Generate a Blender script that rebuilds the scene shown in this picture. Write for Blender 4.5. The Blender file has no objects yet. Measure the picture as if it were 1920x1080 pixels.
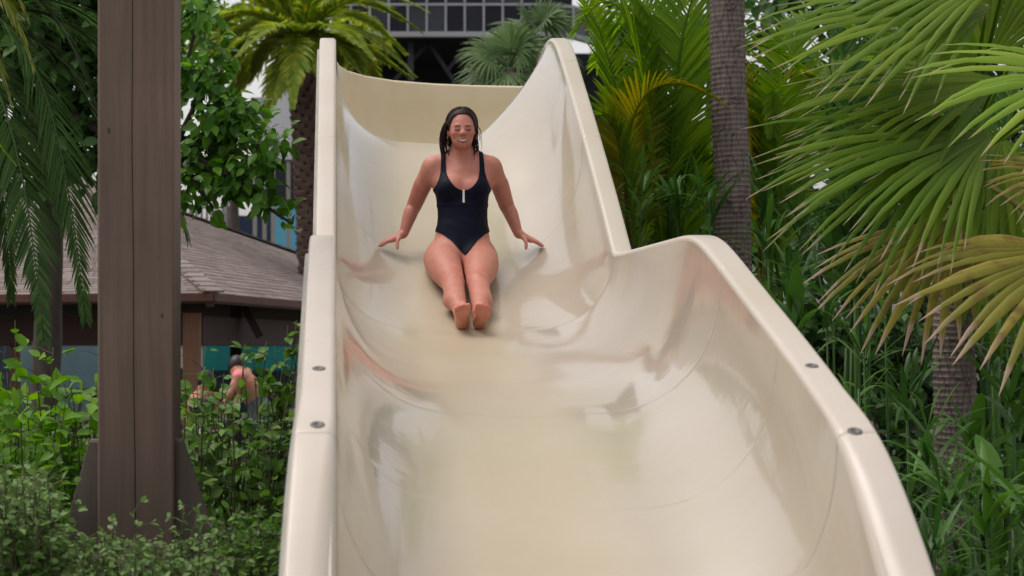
import bpy, math, random
import numpy as np
from mathutils import Vector, Matrix

random.seed(7); np.random.seed(7)
scene = bpy.context.scene
COL = scene.collection

# ------------------------------------------------------------------ camera
ZC = 1.6                      # eye height above the ground
F = 3500.0                    # focal length in photo pixels
VX, VY = 630.0, 650.0         # where the slide's axis vanishes
cam = bpy.data.cameras.new('camera')
cam.sensor_width = 36.0
cam.lens = F / 1920 * 36
cam.shift_x = (960 - VX) / 1920
cam.shift_y = (VY - 540) / 1920
cam.clip_start = 0.1
cam.clip_end = 2000
cam.dof.use_dof = True
cam.dof.focus_distance = 9.8
cam.dof.aperture_fstop = 4.0
camo = bpy.data.objects.new('camera', cam)
COL.objects.link(camo)
camo.location = (0, 0, ZC)
camo.rotation_euler = (math.radians(90), 0, 0)
scene.camera = camo

# ------------------------------------------------------------------ sky and sun (bright overcast)
SUN_EL, SUN_AZ = 70.0, -75.0   # azimuth measured from +Y (away from the camera) towards +X
w = bpy.data.worlds.new('World'); scene.world = w; w.use_nodes = True
nt = w.node_tree; nt.nodes.clear()
wo = nt.nodes.new('ShaderNodeOutputWorld'); bg = nt.nodes.new('ShaderNodeBackground')
sky = nt.nodes.new('ShaderNodeTexSky'); sky.sky_type = 'NISHITA'; sky.sun_disc = False
sky.sun_elevation = math.radians(SUN_EL); sky.sun_rotation = math.radians(SUN_AZ)
sky.air_density = 1.0; sky.dust_density = 4.0; sky.ozone_density = 1.0
hs = nt.nodes.new('ShaderNodeHueSaturation'); hs.inputs['Saturation'].default_value = 0.22
tint = nt.nodes.new('ShaderNodeMix'); tint.data_type = 'RGBA'; tint.blend_type = 'MULTIPLY'
tint.inputs[0].default_value = 1.0; tint.inputs[7].default_value = (1.0, 0.955, 0.93, 1)
nt.links.new(sky.outputs[0], hs.inputs['Color']); nt.links.new(hs.outputs[0], tint.inputs[6])
nt.links.new(tint.outputs[2], bg.inputs['Color']); bg.inputs['Strength'].default_value = 0.15
nt.links.new(bg.outputs[0], wo.inputs[0])

sl = bpy.data.lights.new('sun', 'SUN'); sl.energy = 0.7; sl.angle = math.radians(40); sl.color = (1.0, 0.95, 0.88)
so = bpy.data.objects.new('sun', sl); COL.objects.link(so)
_el, _az = math.radians(SUN_EL), math.radians(SUN_AZ)
sd = Vector((math.sin(_az) * math.cos(_el), math.cos(_az) * math.cos(_el), math.sin(_el)))
so.rotation_euler = sd.to_track_quat('Z', 'Y').to_euler()
so.location = (0, 0, 30)

vs = scene.view_settings
vs.view_transform = 'Standard'; vs.look = 'None'; vs.gamma = 1.0; vs.use_curve_mapping = False
vs.exposure = 0.5
scene.cycles.max_bounces = 6
scene.cycles.diffuse_bounces = 3
scene.cycles.glossy_bounces = 3
scene.cycles.transmission_bounces = 3
scene.cycles.use_denoising = True

# ------------------------------------------------------------------ helpers
def P(px, py, D):
    """A point D metres down the slide's axis that shows at photo pixel (px, py)."""
    return np.array([(px - VX) / F * D, D, ZC + (VY - py) / F * D])

WLOC = {}
def empty(name, loc):
    o = bpy.data.objects.new(name, None); COL.objects.link(o)
    o.location = tuple(loc); o.empty_display_size = 0.1
    WLOC[o.name] = np.array(loc, float)
    return o

def tag(o, label=None, cat=None, group=None, kind=None):
    if label: o['label'] = label
    if cat: o['category'] = cat
    if group: o['group'] = group
    if kind: o['kind'] = kind
    return o

def mesh_obj(name, verts, faces, mat, parent=None, smooth=True, attr=None, origin=None):
    verts = np.asarray(verts, float).reshape(-1, 3)
    base = WLOC[parent.name] if parent is not None else np.zeros(3)
    org = np.array(origin, float) if origin is not None else base
    me = bpy.data.meshes.new(name)
    me.from_pydata((verts - org).tolist(), [], [list(map(int, f)) for f in faces] if not isinstance(faces, np.ndarray) else faces.tolist())
    if smooth:
        me.polygons.foreach_set('use_smooth', [True] * len(me.polygons))
    if attr:
        for k, v in attr.items():
            v = np.asarray(v, np.float32)
            if v.ndim == 1:
                a = me.attributes.new(k, 'FLOAT', 'POINT'); a.data.foreach_set('value', v)
            else:
                a = me.attributes.new(k, 'FLOAT_COLOR', 'POINT')
                v4 = np.ones((len(v), 4), np.float32); v4[:, :3] = v
                a.data.foreach_set('color', v4.ravel())
    if mat is not None: me.materials.append(mat)
    o = bpy.data.objects.new(name, me); COL.objects.link(o)
    if parent is not None: o.parent = parent
    o.location = tuple(org - base)
    WLOC[o.name] = org.copy()
    me.update()
    return o

class MB:
    """Collects shapes for one mesh object."""
    def __init__(s): s.v = []; s.f = []; s.t = []; s.n = 0
    def add(s, verts, faces, t=None):
        verts = np.asarray(verts, float)
        s.v.append(verts); s.f += [[i + s.n for i in f] for f in faces]
        s.t.append(np.zeros(len(verts)) if t is None else np.asarray(t, float)); s.n += len(verts)
    def box(s, c, size, rot=None):
        c = np.array(c, float); h = np.array(size, float) / 2
        q = np.array([[x, y, z] for x in (-1, 1) for y in (-1, 1) for z in (-1, 1)]) * h
        if rot is not None: q = q @ np.array(rot).T
        s.add(q + c, [(0, 1, 3, 2), (4, 6, 7, 5), (0, 4, 5, 1), (2, 3, 7, 6), (0, 2, 6, 4), (1, 5, 7, 3)])
    def bar(s, a, b, wd, ht, up=(0, 0, 1)):
        a = np.array(a, float); b = np.array(b, float); d = b - a; L = np.linalg.norm(d); d /= L
        up = np.array(up, float); sx = np.cross(d, up); sx /= np.linalg.norm(sx); uz = np.cross(sx, d)
        s.box((a + b) / 2, (wd, L, ht), np.stack([sx, d, uz], 1))
    def tube(s, pts, rad, n=8, cap=True, jitter=0.0):
        pts = np.asarray(pts, float); m = len(pts)
        rad = np.full(m, rad) if np.isscalar(rad) else np.asarray(rad, float)
        T = np.gradient(pts, axis=0); T /= np.linalg.norm(T, axis=1)[:, None] + 1e-9
        ref = np.array([0.0, 0, 1]) if abs(T[0][2]) < 0.9 else np.array([1.0, 0, 0])
        V = []; u = np.cross(T[0], ref); u /= np.linalg.norm(u)
        for i in range(m):
            u = u - T[i] * np.dot(u, T[i]); u /= np.linalg.norm(u) + 1e-9; vv = np.cross(T[i], u)
            for k in range(n):
                a = 2 * math.pi * k / n; r = rad[i] * (1 + jitter * (random.random() - .5))
                V.append(pts[i] + (u * math.cos(a) + vv * math.sin(a)) * r)
        fc = [(i * n + k, i * n + (k + 1) % n, (i + 1) * n + (k + 1) % n, (i + 1) * n + k) for i in range(m - 1) for k in range(n)]
        if cap:
            fc.append(tuple(range(n))[::-1]); fc.append(tuple((m - 1) * n + k for k in range(n)))
        s.add(V, fc, np.repeat(np.linspace(0, 1, m), n))
    def build(s, name, mat, parent=None, smooth=True, origin=None):
        return mesh_obj(name, np.concatenate(s.v), s.f, mat, parent, smooth, {'t': np.concatenate(s.t)}, origin)

def bez(a, b, c, n):
    a, b, c = (np.array(x, float) for x in (a, b, c)); t = np.linspace(0, 1, n)[:, None]
    return (1 - t) ** 2 * a + 2 * t * (1 - t) * b + t ** 2 * c

def unit(v):
    v = np.array(v, float); return v / (np.linalg.norm(v) + 1e-12)

# ------------------------------------------------------------------ materials
def mat_new(name):
    m = bpy.data.materials.new(name); m.use_nodes = True
    n = m.node_tree; b = n.nodes['Principled BSDF']
    return m, n, b

def nd(n, typ, **kw):
    x = n.nodes.new(typ)
    for k, v in kw.items():
        if k in x.inputs: x.inputs[k].default_value = v
        else: setattr(x, k, v)
    return x

def ramp(n, stops):
    r = n.nodes.new('ShaderNodeValToRGB'); e = r.color_ramp.elements
    while len(e) < len(stops): e.new(0.5)
    for i, (p, c) in enumerate(stops):
        e[i].position = p; e[i].color = (*c, 1) if len(c) == 3 else c
    return r

def plain(name, col, rough=0.6, var=0.15, scale=6.0, bump=0.0, metal=0.0, stretch=(1, 1, 1)):
    m, n, b = mat_new(name)
    tc = nd(n, 'ShaderNodeTexCoord'); mp = nd(n, 'ShaderNodeMapping'); mp.inputs['Scale'].default_value = stretch
    no = nd(n, 'ShaderNodeTexNoise', Scale=scale, Detail=6.0, Roughness=0.6)
    n.links.new(tc.outputs['Object'], mp.inputs[0]); n.links.new(mp.outputs[0], no.inputs['Vector'])
    c = np.array(col)
    r = ramp(n, [(0.25, tuple(c * (1 - var))), (0.75, tuple(np.minimum(c * (1 + var), 0.9)))])
    n.links.new(no.outputs['Fac'], r.inputs[0]); n.links.new(r.outputs[0], b.inputs['Base Color'])
    b.inputs['Roughness'].default_value = rough; b.inputs['Metallic'].default_value = metal
    if bump:
        bp = nd(n, 'ShaderNodeBump', Strength=bump, Distance=0.02)
        n.links.new(no.outputs['Fac'], bp.inputs['Height']); n.links.new(bp.outputs[0], b.inputs['Normal'])
    return m

def leafmat(name, dark, light, rough=0.42, trans=0.35, tip=None, tip_at=0.86, spec=0.25, patch=None):
    """Leaves: colour differs from leaf to leaf; tip = dry end colour from the 't' attribute."""
    m, n, b = mat_new(name)
    ge = nd(n, 'ShaderNodeNewGeometry'); oi = nd(n, 'ShaderNodeObjectInfo')
    ad = nd(n, 'ShaderNodeMath', operation='ADD'); fr = nd(n, 'ShaderNodeMath', operation='FRACT')
    n.links.new(ge.outputs['Random Per Island'], ad.inputs[0]); n.links.new(oi.outputs['Random'], ad.inputs[1])
    n.links.new(ad.outputs[0], fr.inputs[0])
    mid = tuple((np.array(dark) + np.array(light)) / 2)
    r = ramp(n, [(0.0, dark), (0.6, mid), (1.0, light)]); n.links.new(fr.outputs[0], r.inputs[0])
    out = r.outputs[0]
    tc = nd(n, 'ShaderNodeTexCoord')
    no = nd(n, 'ShaderNodeTexNoise', Scale=9.0, Detail=4.0); n.links.new(tc.outputs['Object'], no.inputs['Vector'])
    if patch is not None:
        rp = ramp(n, [(0.5, (0, 0, 0)), (0.72, (1, 1, 1))]); n.links.new(no.outputs['Fac'], rp.inputs[0])
        mx = nd(n, 'ShaderNodeMix', data_type='RGBA'); mx.inputs[7].default_value = (*patch, 1)
        n.links.new(rp.outputs[0], mx.inputs[0]); n.links.new(out, mx.inputs[6]); out = mx.outputs[2]
    if tip is not None:
        at = nd(n, 'ShaderNodeAttribute', attribute_name='t')
        s1 = nd(n, 'ShaderNodeMath', operation='MULTIPLY_ADD'); s1.inputs[1].default_value = 0.35; s1.inputs[2].default_value = -0.17
        n.links.new(no.outputs['Fac'], s1.inputs[0])
        s2 = nd(n, 'ShaderNodeMath', operation='ADD'); n.links.new(at.outputs['Fac'], s2.inputs[0]); n.links.new(s1.outputs[0], s2.inputs[1])
        rt = ramp(n, [(tip_at - 0.05, (0, 0, 0)), (tip_at + 0.05, (1, 1, 1))]); n.links.new(s2.outputs[0], rt.inputs[0])
        mx = nd(n, 'ShaderNodeMix', data_type='RGBA'); mx.inputs[7].default_value = (*tip, 1)
        n.links.new(rt.outputs[0], mx.inputs[0]); n.links.new(out, mx.inputs[6]); out = mx.outputs[2]
    n.links.new(out, b.inputs['Base Color'])
    b.inputs['Roughness'].default_value = rough; b.inputs['Specular IOR Level'].default_value = spec
    tr = nd(n, 'ShaderNodeBsdfTranslucent'); ms = nd(n, 'ShaderNodeMixShader')
    hv = nd(n, 'ShaderNodeHueSaturation'); hv.inputs['Value'].default_value = 1.7; hv.inputs['Saturation'].default_value = 1.1
    n.links.new(out, hv.inputs['Color']); n.links.new(hv.outputs[0], tr.inputs['Color'])
    ms.inputs[0].default_value = trans
    o = n.nodes['Material Output']
    n.links.new(b.outputs[0], ms.inputs[1]); n.links.new(tr.outputs[0], ms.inputs[2]); n.links.new(ms.outputs[0], o.inputs[0])
    return m

# ------------------------------------------------------------------ implicit surfaces (bodies)
class Field:
    def __init__(s, lo, hi, h):
        s.h = h; s.lo = np.array(lo, float); s.n = np.ceil((np.array(hi) - s.lo) / h).astype(int) + 1
        s.a = np.full(s.n, 1.0, np.float32)
    def box(s, lo, hi):
        i0 = np.clip(np.floor((np.array(lo) - s.lo) / s.h).astype(int), 0, s.n - 1)
        i1 = np.clip(np.ceil((np.array(hi) - s.lo) / s.h).astype(int) + 1, 1, s.n)
        g = [(s.lo[k] + s.h * np.arange(i0[k], i1[k])).astype(np.float32) for k in range(3)]
        return tuple(slice(i0[k], i1[k]) for k in range(3)), g[0][:, None, None], g[1][None, :, None], g[2][None, None, :]
    def put(s, sl, d, k, mode='u'):
        a = s.a[sl]
        if mode == 'u':
            if k <= 0: s.a[sl] = np.minimum(a, d); return
            hh = np.clip(0.5 + 0.5 * (a - d) / k, 0, 1)
            s.a[sl] = a * (1 - hh) + d * hh - k * hh * (1 - hh)
        else:      # carve
            hh = np.clip(0.5 - 0.5 * (a + d) / k, 0, 1)
            s.a[sl] = a * (1 - hh) - d * hh + k * hh * (1 - hh)
    def cone(s, a, b, r1, r2, k=0.02, mode='u', flat=None):
        a = np.array(a, float); b = np.array(b, float); m = max(r1, r2) + k + 3 * s.h
        sl, x, y, z = s.box(np.minimum(a, b) - m, np.maximum(a, b) + m)
        if 0 in s.a[sl].shape: return
        ab = b - a; L2 = ab @ ab + 1e-12
        t = np.clip(((x - a[0]) * ab[0] + (y - a[1]) * ab[1] + (z - a[2]) * ab[2]) / L2, 0, 1)
        d = np.sqrt((x - a[0] - t * ab[0]) ** 2 + (y - a[1] - t * ab[1]) ** 2 + (z - a[2] - t * ab[2]) ** 2) - (r1 + (r2 - r1) * t)
        s.put(sl, d.astype(np.float32), k, mode)
    def chain(s, pts, rads, k=0.02):
        """A smooth limb: spline through the joints, radius eased along it."""
        p = np.array(pts, float); r = np.array(rads, float); m = len(p); e = np.vstack([2 * p[0] - p[1], p, 2 * p[-1] - p[-2]]); er = np.concatenate([[2 * r[0] - r[1]], r, [2 * r[-1] - r[-2]]])
        q = []; qr = []; per = 7 if s.h < 0.01 else 3
        for i in range(m - 1):
            for t in np.linspace(0, 1, per, endpoint=False):
                c = lambda a: 0.5 * (2 * a[i + 1] + (a[i + 2] - a[i]) * t + (2 * a[i] - 5 * a[i + 1] + 4 * a[i + 2] - a[i + 3]) * t * t + (3 * a[i + 1] - a[i] - 3 * a[i + 2] + a[i + 3]) * t ** 3)
                q.append(c(e)); qr.append(c(er))
        q.append(p[-1]); qr.append(r[-1]); q = np.array(q); g = max(qr) + k + 3 * s.h
        sl, x, y, z = s.box(q.min(0) - g, q.max(0) + g)
        if 0 in s.a[sl].shape: return
        d = np.full(s.a[sl].shape, 1e3, np.float32)
        for i in range(len(q) - 1):
            a = q[i]; ab = q[i + 1] - a; L2 = ab @ ab + 1e-12
            t = np.clip(((x - a[0]) * ab[0] + (y - a[1]) * ab[1] + (z - a[2]) * ab[2]) / L2, 0, 1)
            d = np.minimum(d, np.sqrt((x - a[0] - t * ab[0]) ** 2 + (y - a[1] - t * ab[1]) ** 2 + (z - a[2] - t * ab[2]) ** 2) - (qr[i] + (qr[i + 1] - qr[i]) * t))
        s.put(sl, d.astype(np.float32), k)
    def ell(s, c, r, k=0.02, R=None, mode='u'):
        c = np.array(c, float); r = np.array(r, float); m = r.max() + k + 3 * s.h
        sl, x, y, z = s.box(c - m, c + m)
        if 0 in s.a[sl].shape: return
        x = x - c[0]; y = y - c[1]; z = z - c[2]
        if R is not None:
            R = np.array(R); x, y, z = (R[0, i] * x + R[1, i] * y + R[2, i] * z for i in range(3))
        k0 = np.sqrt((x / r[0]) ** 2 + (y / r[1]) ** 2 + (z / r[2]) ** 2)
        k1 = np.sqrt((x / r[0] ** 2) ** 2 + (y / r[1] ** 2) ** 2 + (z / r[2] ** 2) ** 2) + 1e-9
        s.put(sl, (k0 * (k0 - 1) / k1).astype(np.float32), k, mode)
    def merge(s, o, k):
        """Smooth union with a field on the same lattice."""
        off = np.rint((o.lo - s.lo) / s.h).astype(int)
        sl = tuple(slice(off[i], off[i] + o.n[i]) for i in range(3))
        s.put(sl, o.a, k)
    def grid(s):
        return [(s.lo[k] + s.h * np.arange(s.n[k])).astype(np.float32).reshape([-1 if i == k else 1 for i in range(3)]) for k in range(3)]

def surface_nets(f, lo, h):
    """Vertices and quads of the zero level of a sampled field."""
    ins = f < 0
    n = np.array(f.shape)
    c = np.zeros(n - 1, np.uint8)
    for dx in (0, 1):
        for dy in (0, 1):
            for dz in (0, 1):
                c += ins[dx:n[0] - 1 + dx, dy:n[1] - 1 + dy, dz:n[2] - 1 + dz]
    act = (c > 0) & (c < 8)
    I = np.argwhere(act)
    idx = np.full(n - 1, -1, np.int64); idx[tuple(I.T)] = np.arange(len(I))
    acc = np.zeros((len(I), 3)); cnt = np.zeros(len(I))
    corners = [(a, b, d) for a in (0, 1) for b in (0, 1) for d in (0, 1)]
    for p in corners:
        for ax in range(3):
            if p[ax]: continue
            q = list(p); q[ax] = 1
            fa = f[I[:, 0] + p[0], I[:, 1] + p[1], I[:, 2] + p[2]].astype(float); fb = f[I[:, 0] + q[0], I[:, 1] + q[1], I[:, 2] + q[2]].astype(float)
            m = (fa < 0) != (fb < 0)
            t = np.where(m, fa / np.where(m, fa - fb, 1), 0)
            pt = np.tile(np.array(p, float), (len(I), 1)); pt[:, ax] = t
            acc += pt * m[:, None]; cnt += m
    V = lo + (I + acc / cnt[:, None]) * h
    Q = []
    for ax in range(3):
        a1, a2 = (ax + 1) % 3, (ax + 2) % 3
        s0 = [slice(None)] * 3; s1 = [slice(None)] * 3
        s0[ax] = slice(0, n[ax] - 1); s1[ax] = slice(1, n[ax])
        e0, e1 = ins[tuple(s0)], ins[tuple(s1)]
        E = np.argwhere(e0 != e1)
        ok = (E[:, a1] > 0) & (E[:, a2] > 0) & (E[:, a1] < n[a1] - 1) & (E[:, a2] < n[a2] - 1)
        E = E[ok]; flip = e0[tuple(E.T)]
        def at(d1, d2):
            J = E.copy(); J[:, a1] += d1; J[:, a2] += d2; return idx[tuple(J.T)]
        q = np.stack([at(-1, -1), at(0, -1), at(0, 0), at(-1, 0)], 1)
        q[~flip] = q[~flip][:, ::-1]
        Q.append(q)
    return V, np.concatenate(Q)

# ------------------------------------------------------------------ ground
def ground_mat():
    m, n, b = mat_new('soil_and_litter')
    tc = nd(n, 'ShaderNodeTexCoord'); no = nd(n, 'ShaderNodeTexNoise', Scale=1.3, Detail=9.0, Roughness=0.7)
    n.links.new(tc.outputs['Object'], no.inputs['Vector'])
    r = ramp(n, [(0.3, (0.02, 0.025, 0.012)), (0.55, (0.05, 0.045, 0.025)), (0.75, (0.09, 0.075, 0.05))])
    n.links.new(no.outputs['Fac'], r.inputs[0]); n.links.new(r.outputs[0], b.inputs['Base Color']); b.inputs['Roughness'].default_value = 0.9
    bp = nd(n, 'ShaderNodeBump', Strength=0.6, Distance=0.08); n.links.new(no.outputs['Fac'], bp.inputs['Height']); n.links.new(bp.outputs[0], b.inputs['Normal'])
    return m
_g = 60; _gv = []; _gf = []
_gx = np.concatenate([np.linspace(-900, -30, 8)[:-1], np.linspace(-30, 30, 41), np.linspace(30, 900, 8)[1:]])
_gy = np.concatenate([np.linspace(-60, 0, 6)[:-1], np.linspace(0, 50, 41), np.linspace(50, 1500, 10)[1:]])
for yy in _gy:
    for xx in _gx:
        near = abs(xx) < 30 and 0 < yy < 50
        _gv.append((xx, yy, 0.05 * math.sin(xx * 1.7 + yy) * math.sin(yy * 0.9) if near else 0.0))
_nx = len(_gx)
for j in range(len(_gy) - 1):
    for i in range(_nx - 1): _gf.append((j * _nx + i, j * _nx + i + 1, (j + 1) * _nx + i + 1, (j + 1) * _nx + i))
tag(mesh_obj('ground', _gv, _gf, ground_mat()), kind='structure')

# ------------------------------------------------------------------ water slide
def gelcoat(name, col, rough_lo, rough_hi, streak=0.0, coat=0.0):
    m, n, b = mat_new(name)
    tc = nd(n, 'ShaderNodeTexCoord')
    no = nd(n, 'ShaderNodeTexNoise', Scale=2.2, Detail=5.0, Roughness=0.55); n.links.new(tc.outputs['Object'], no.inputs['Vector'])
    c = np.array(col)
    r = ramp(n, [(0.3, tuple(c * np.array([0.93, 0.91, 0.86]))), (0.7, tuple(c))]); n.links.new(no.outputs['Fac'], r.inputs[0])
    # scuffs and grime specks
    n2 = nd(n, 'ShaderNodeTexNoise', Scale=38.0, Detail=8.0, Roughness=0.75); n.links.new(tc.outputs['Object'], n2.inputs['Vector'])
    r2 = ramp(n, [(0.66, (0, 0, 0)), (0.8, (1, 1, 1))]); n.links.new(n2.outputs['Fac'], r2.inputs[0])
    mx = nd(n, 'ShaderNodeMix', data_type='RGBA'); mx.inputs[7].default_value = (*(c * 0.6), 1)
    sc = nd(n, 'ShaderNodeMath', operation='MULTIPLY'); sc.inputs[1].default_value = 0.012
    n.links.new(r2.outputs[0], sc.inputs[0]); n.links.new(sc.outputs[0], mx.inputs[0]); n.links.new(r.outputs[0], mx.inputs[6])
    n.links.new(mx.outputs[2], b.inputs['Base Color'])
    mp = nd(n, 'ShaderNodeMapping'); mp.inputs['Scale'].default_value = (7.0, 7.0, 0.9); n.links.new(tc.outputs['Object'], mp.inputs[0])
    n3 = nd(n, 'ShaderNodeTexNoise', Scale=1.6, Detail=3.0); n.links.new(mp.outputs[0], n3.inputs['Vector'])
    rr = nd(n, 'ShaderNodeMapRange'); rr.inputs['From Min'].default_value = 0.35; rr.inputs['From Max'].default_value = 0.65
    rr.inputs['To Min'].default_value = rough_lo; rr.inputs['To Max'].default_value = rough_hi
    n.links.new(n3.outputs['Fac'], rr.inputs[0]); n.links.new(rr.outputs[0], b.inputs['Roughness'])
    if coat:      # the channel: a dull, worn, fast-flowing middle and smooth glossy wet sides
        n9 = nd(n, 'ShaderNodeTexNoise', Scale=1.6, Detail=1.0); n.links.new(tc.outputs['Object'], n9.inputs['Vector'])
        sx = nd(n, 'ShaderNodeSeparateXYZ'); n.links.new(tc.outputs['Object'], sx.inputs[0])
        wv = nd(n, 'ShaderNodeMath', operation='MULTIPLY_ADD'); wv.inputs[1].default_value = 0.16; wv.inputs[2].default_value = 0.02; n.links.new(n9.outputs['Fac'], wv.inputs[0])
        xx = nd(n, 'ShaderNodeMath', operation='ADD'); n.links.new(sx.outputs[0], xx.inputs[0]); n.links.new(wv.outputs[0], xx.inputs[1])
        ab = nd(n, 'ShaderNodeMath', operation='ABSOLUTE'); n.links.new(xx.outputs[0], ab.inputs[0])
        sm = nd(n, 'ShaderNodeMapRange', interpolation_type='SMOOTHSTEP'); sm.inputs['From Min'].default_value = 0.12; sm.inputs['To Min'].default_value = 0.08; sm.inputs['From Max'].default_value = 0.46; n.links.new(ab.outputs[0], sm.inputs[0])
        cw_ = nd(n, 'ShaderNodeMath', operation='MULTIPLY'); cw_.inputs[1].default_value = coat; n.links.new(sm.outputs[0], cw_.inputs[0]); n.links.new(cw_.outputs[0], b.inputs['Coat Weight'])
        ro = nd(n, 'ShaderNodeMapRange'); ro.inputs['To Min'].default_value = 0.42; ro.inputs['To Max'].default_value = 0.28; n.links.new(sm.outputs[0], ro.inputs[0]); n.links.new(ro.outputs[0], b.inputs['Roughness'])
        # cream tinted slightly yellower along the middle of the channel
        wy = nd(n, 'ShaderNodeMix', data_type='RGBA', blend_type='MULTIPLY'); wy.inputs[7].default_value = (1.05, 1.03, 0.95, 1)
        iv = nd(n, 'ShaderNodeMath', operation='SUBTRACT'); iv.inputs[0].default_value = 1.0; n.links.new(sm.outputs[0], iv.inputs[1]); n.links.new(iv.outputs[0], wy.inputs[0])
        n.links.new(mx.outputs[2], wy.inputs[6]); n.links.new(wy.outputs[2], b.inputs['Base Color'])
    if streak:
        bp = nd(n, 'ShaderNodeBump', Strength=streak, Distance=0.01)
        n.links.new(n3.outputs['Fac'], bp.inputs['Height']); n.links.new(bp.outputs[0], b.inputs['Normal'])
        # water running down the walls ripples the wet film
        m4 = nd(n, 'ShaderNodeMapping'); m4.inputs['Scale'].default_value = (5.0, 16.0, 2.2); n.links.new(tc.outputs['Object'], m4.inputs[0])
        n4 = nd(n, 'ShaderNodeTexNoise', Scale=1.5, Detail=3.0, Roughness=0.5); n.links.new(m4.outputs[0], n4.inputs['Vector'])
        b4 = nd(n, 'ShaderNodeBump', Strength=0.06, Distance=0.012); n.links.new(n4.outputs['Fac'], b4.inputs['Height']); n.links.new(b4.outputs[0], b.inputs['Coat Normal'])
    b.inputs['IOR'].default_value = 1.5
    b.inputs['Coat Roughness'].default_value = 0.036
    return m
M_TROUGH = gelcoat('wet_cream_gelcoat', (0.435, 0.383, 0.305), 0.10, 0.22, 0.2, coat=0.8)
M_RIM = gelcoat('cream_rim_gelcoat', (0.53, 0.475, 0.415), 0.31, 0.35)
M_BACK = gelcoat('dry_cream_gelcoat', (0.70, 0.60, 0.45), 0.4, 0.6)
M_SCREW = plain('dull_screw_steel', (0.13, 0.12, 0.11), 0.55, 0.3, 60, metal=0.6)
M_STEEL = plain('stainless_steel', (0.45, 0.43, 0.40), 0.3, 0.2, 40, metal=1.0)
M_HULL = plain('raw_fibreglass_hull', (0.30, 0.29, 0.25), 0.55, 0.2, 5)

# side profile: distance -> height of the rim and of the floor (relative to the eye)
_RIM = np.array([(3.6, -1.42), (4.1, -1.14), (4.5, -0.83), (4.76, -0.60), (5.0, -0.375), (5.22, -0.225), (5.6, -0.09), (6.0, 0.04), (6.5, 0.195), (6.8, 0.29), (7.0, 0.352), (7.16, 0.40), (7.3, 0.432), (7.5, 0.452), (7.8, 0.455), (8.4, 0.46), (9.2, 0.468), (9.42, 0.472), (9.50, 0.50), (9.9, 0.765), (10.6, 1.195), (11.0, 1.43), (11.4, 1.66), (11.7, 1.83), (11.95, 1.955), (12.15, 2.015), (12.4, 2.045), (12.7, 2.03), (13.0, 1.99), (13.3, 1.96)])
_FLO = np.array([(3.6, -1.50), (4.1, -1.47), (4.5, -1.29), (4.76, -1.10), (5.0, -0.93), (5.22, -0.79), (5.6, -0.635), (6.0, -0.48), (6.5, -0.315), (6.8, -0.235), (7.1, -0.185), (7.5, -0.155), (8.3, -0.105), (9.0, -0.03), (9.45, 0.07), (9.9, 0.21), (10.3, 0.375), (10.6, 0.525), (11.2, 0.86), (11.7, 1.14), (12.0, 1.28), (12.3, 1.36), (12.6, 1.385), (13.0, 1.375), (13.3, 1.36)])
def _interp(T, y, sm):
    o = 0
    ws = [(-1, .25), (0, .5), (1, .25)]
    for k, wt in ws: o = o + wt * np.interp(y + k * sm, T[:, 0], T[:, 1])
    return o
_yd = np.arange(2.0, 15.0, 0.01)
def _smooth(T, sig):
    v = np.interp(_yd, T[:, 0], T[:, 1]); k = np.exp(-0.5 * (np.arange(-100, 101) * 0.01 / sig) ** 2); k /= k.sum()
    return np.convolve(np.pad(v, 100, mode='edge'), k, mode='valid')
_fs = _smooth(_FLO, 0.2); _ra = _smooth(_RIM, 0.10); _rb = _smooth(_RIM, 0.02)
_bl = np.clip(np.abs(_yd - 9.45) / 0.3, 0, 1); _bl = _bl * _bl * (3 - 2 * _bl); _rs = _ra * _bl + _rb * (1 - _bl)
def rim_z(y): return ZC + float(np.interp(y, _yd, _rs))
def flo_z(y): return ZC + float(np.interp(y, _yd, _fs))
SW = 1.4
def lerp(a, b, t): t = min(max(t, 0), 1); return a + (b - a) * t
def fil(y): return lerp(0.022, 0.075, (5.3 - y) / 0.6)
def outw(y): return lerp(0.105, 0.135, (5.5 - y) / 0.7)
def trough_ring(y, side=None, drop=0.0):
    """Inner cross-section from the left rim to the right rim."""
    zr, zf = rim_z(y) - fil(y), flo_z(y) - drop * 0.35; h = zr - zf
    q = lerp(0, 1, (y - 11.3) / 1.0)
    out = []
    N = 22
    e = fil(y) * 0.0
    for i in range(N + 1):
        th = math.pi / 2 * i / N
        nL = 2.25
        a = 0.47
        out.append((e - drop + a * (1 - math.cos(th) ** (2 / nL)), y, zr - h * math.sin(th) ** (2 / nL)))
    for i in range(1, 8): out.append((0.47 + (SW - 0.94) * i / 8, y, zf - 0.012 * math.sin(math.pi * i / 8)))
    nR = lerp(2.25, 1.25, q); a = 0.47 + 0.05 * q
    for i in range(N, -1, -1):
        th = math.pi / 2 * i / N
        out.append((SW + drop - a * (1 - math.cos(th) ** (2 / nR)), y, zr - h * math.sin(th) ** (2 / nR)))
    return out
def rim_ring(y, s, drop=0.0):
    """Rolled rim: s=-1 left, +1 right. From the inner wall over the top to the outer lip."""
    z = rim_z(y) - drop; r = fil(y); w_ = outw(y); x0 = 0.0 if s < 0 else SW
    o = []
    for i in range(7):
        a = math.pi / 2 * i / 6; o.append((r * (1 - math.cos(a)), z - r + r * math.sin(a)))
    ro = 0.014
    o.append(((r + w_) / 2, z))
    for i in range(5):
        a = math.pi / 2 * i / 4; o.append((w_ - ro + ro * math.sin(a), z - ro + ro * math.cos(a)))
    o.append((w_, z - 0.075)); o.append((w_ - 0.008, z - 0.077)); o.append((w_ - 0.012, z - 0.02)); o.append((0.012, z - 0.02)); 
    return [(x0 + s * u, y, zz) for u, zz in o]
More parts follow.
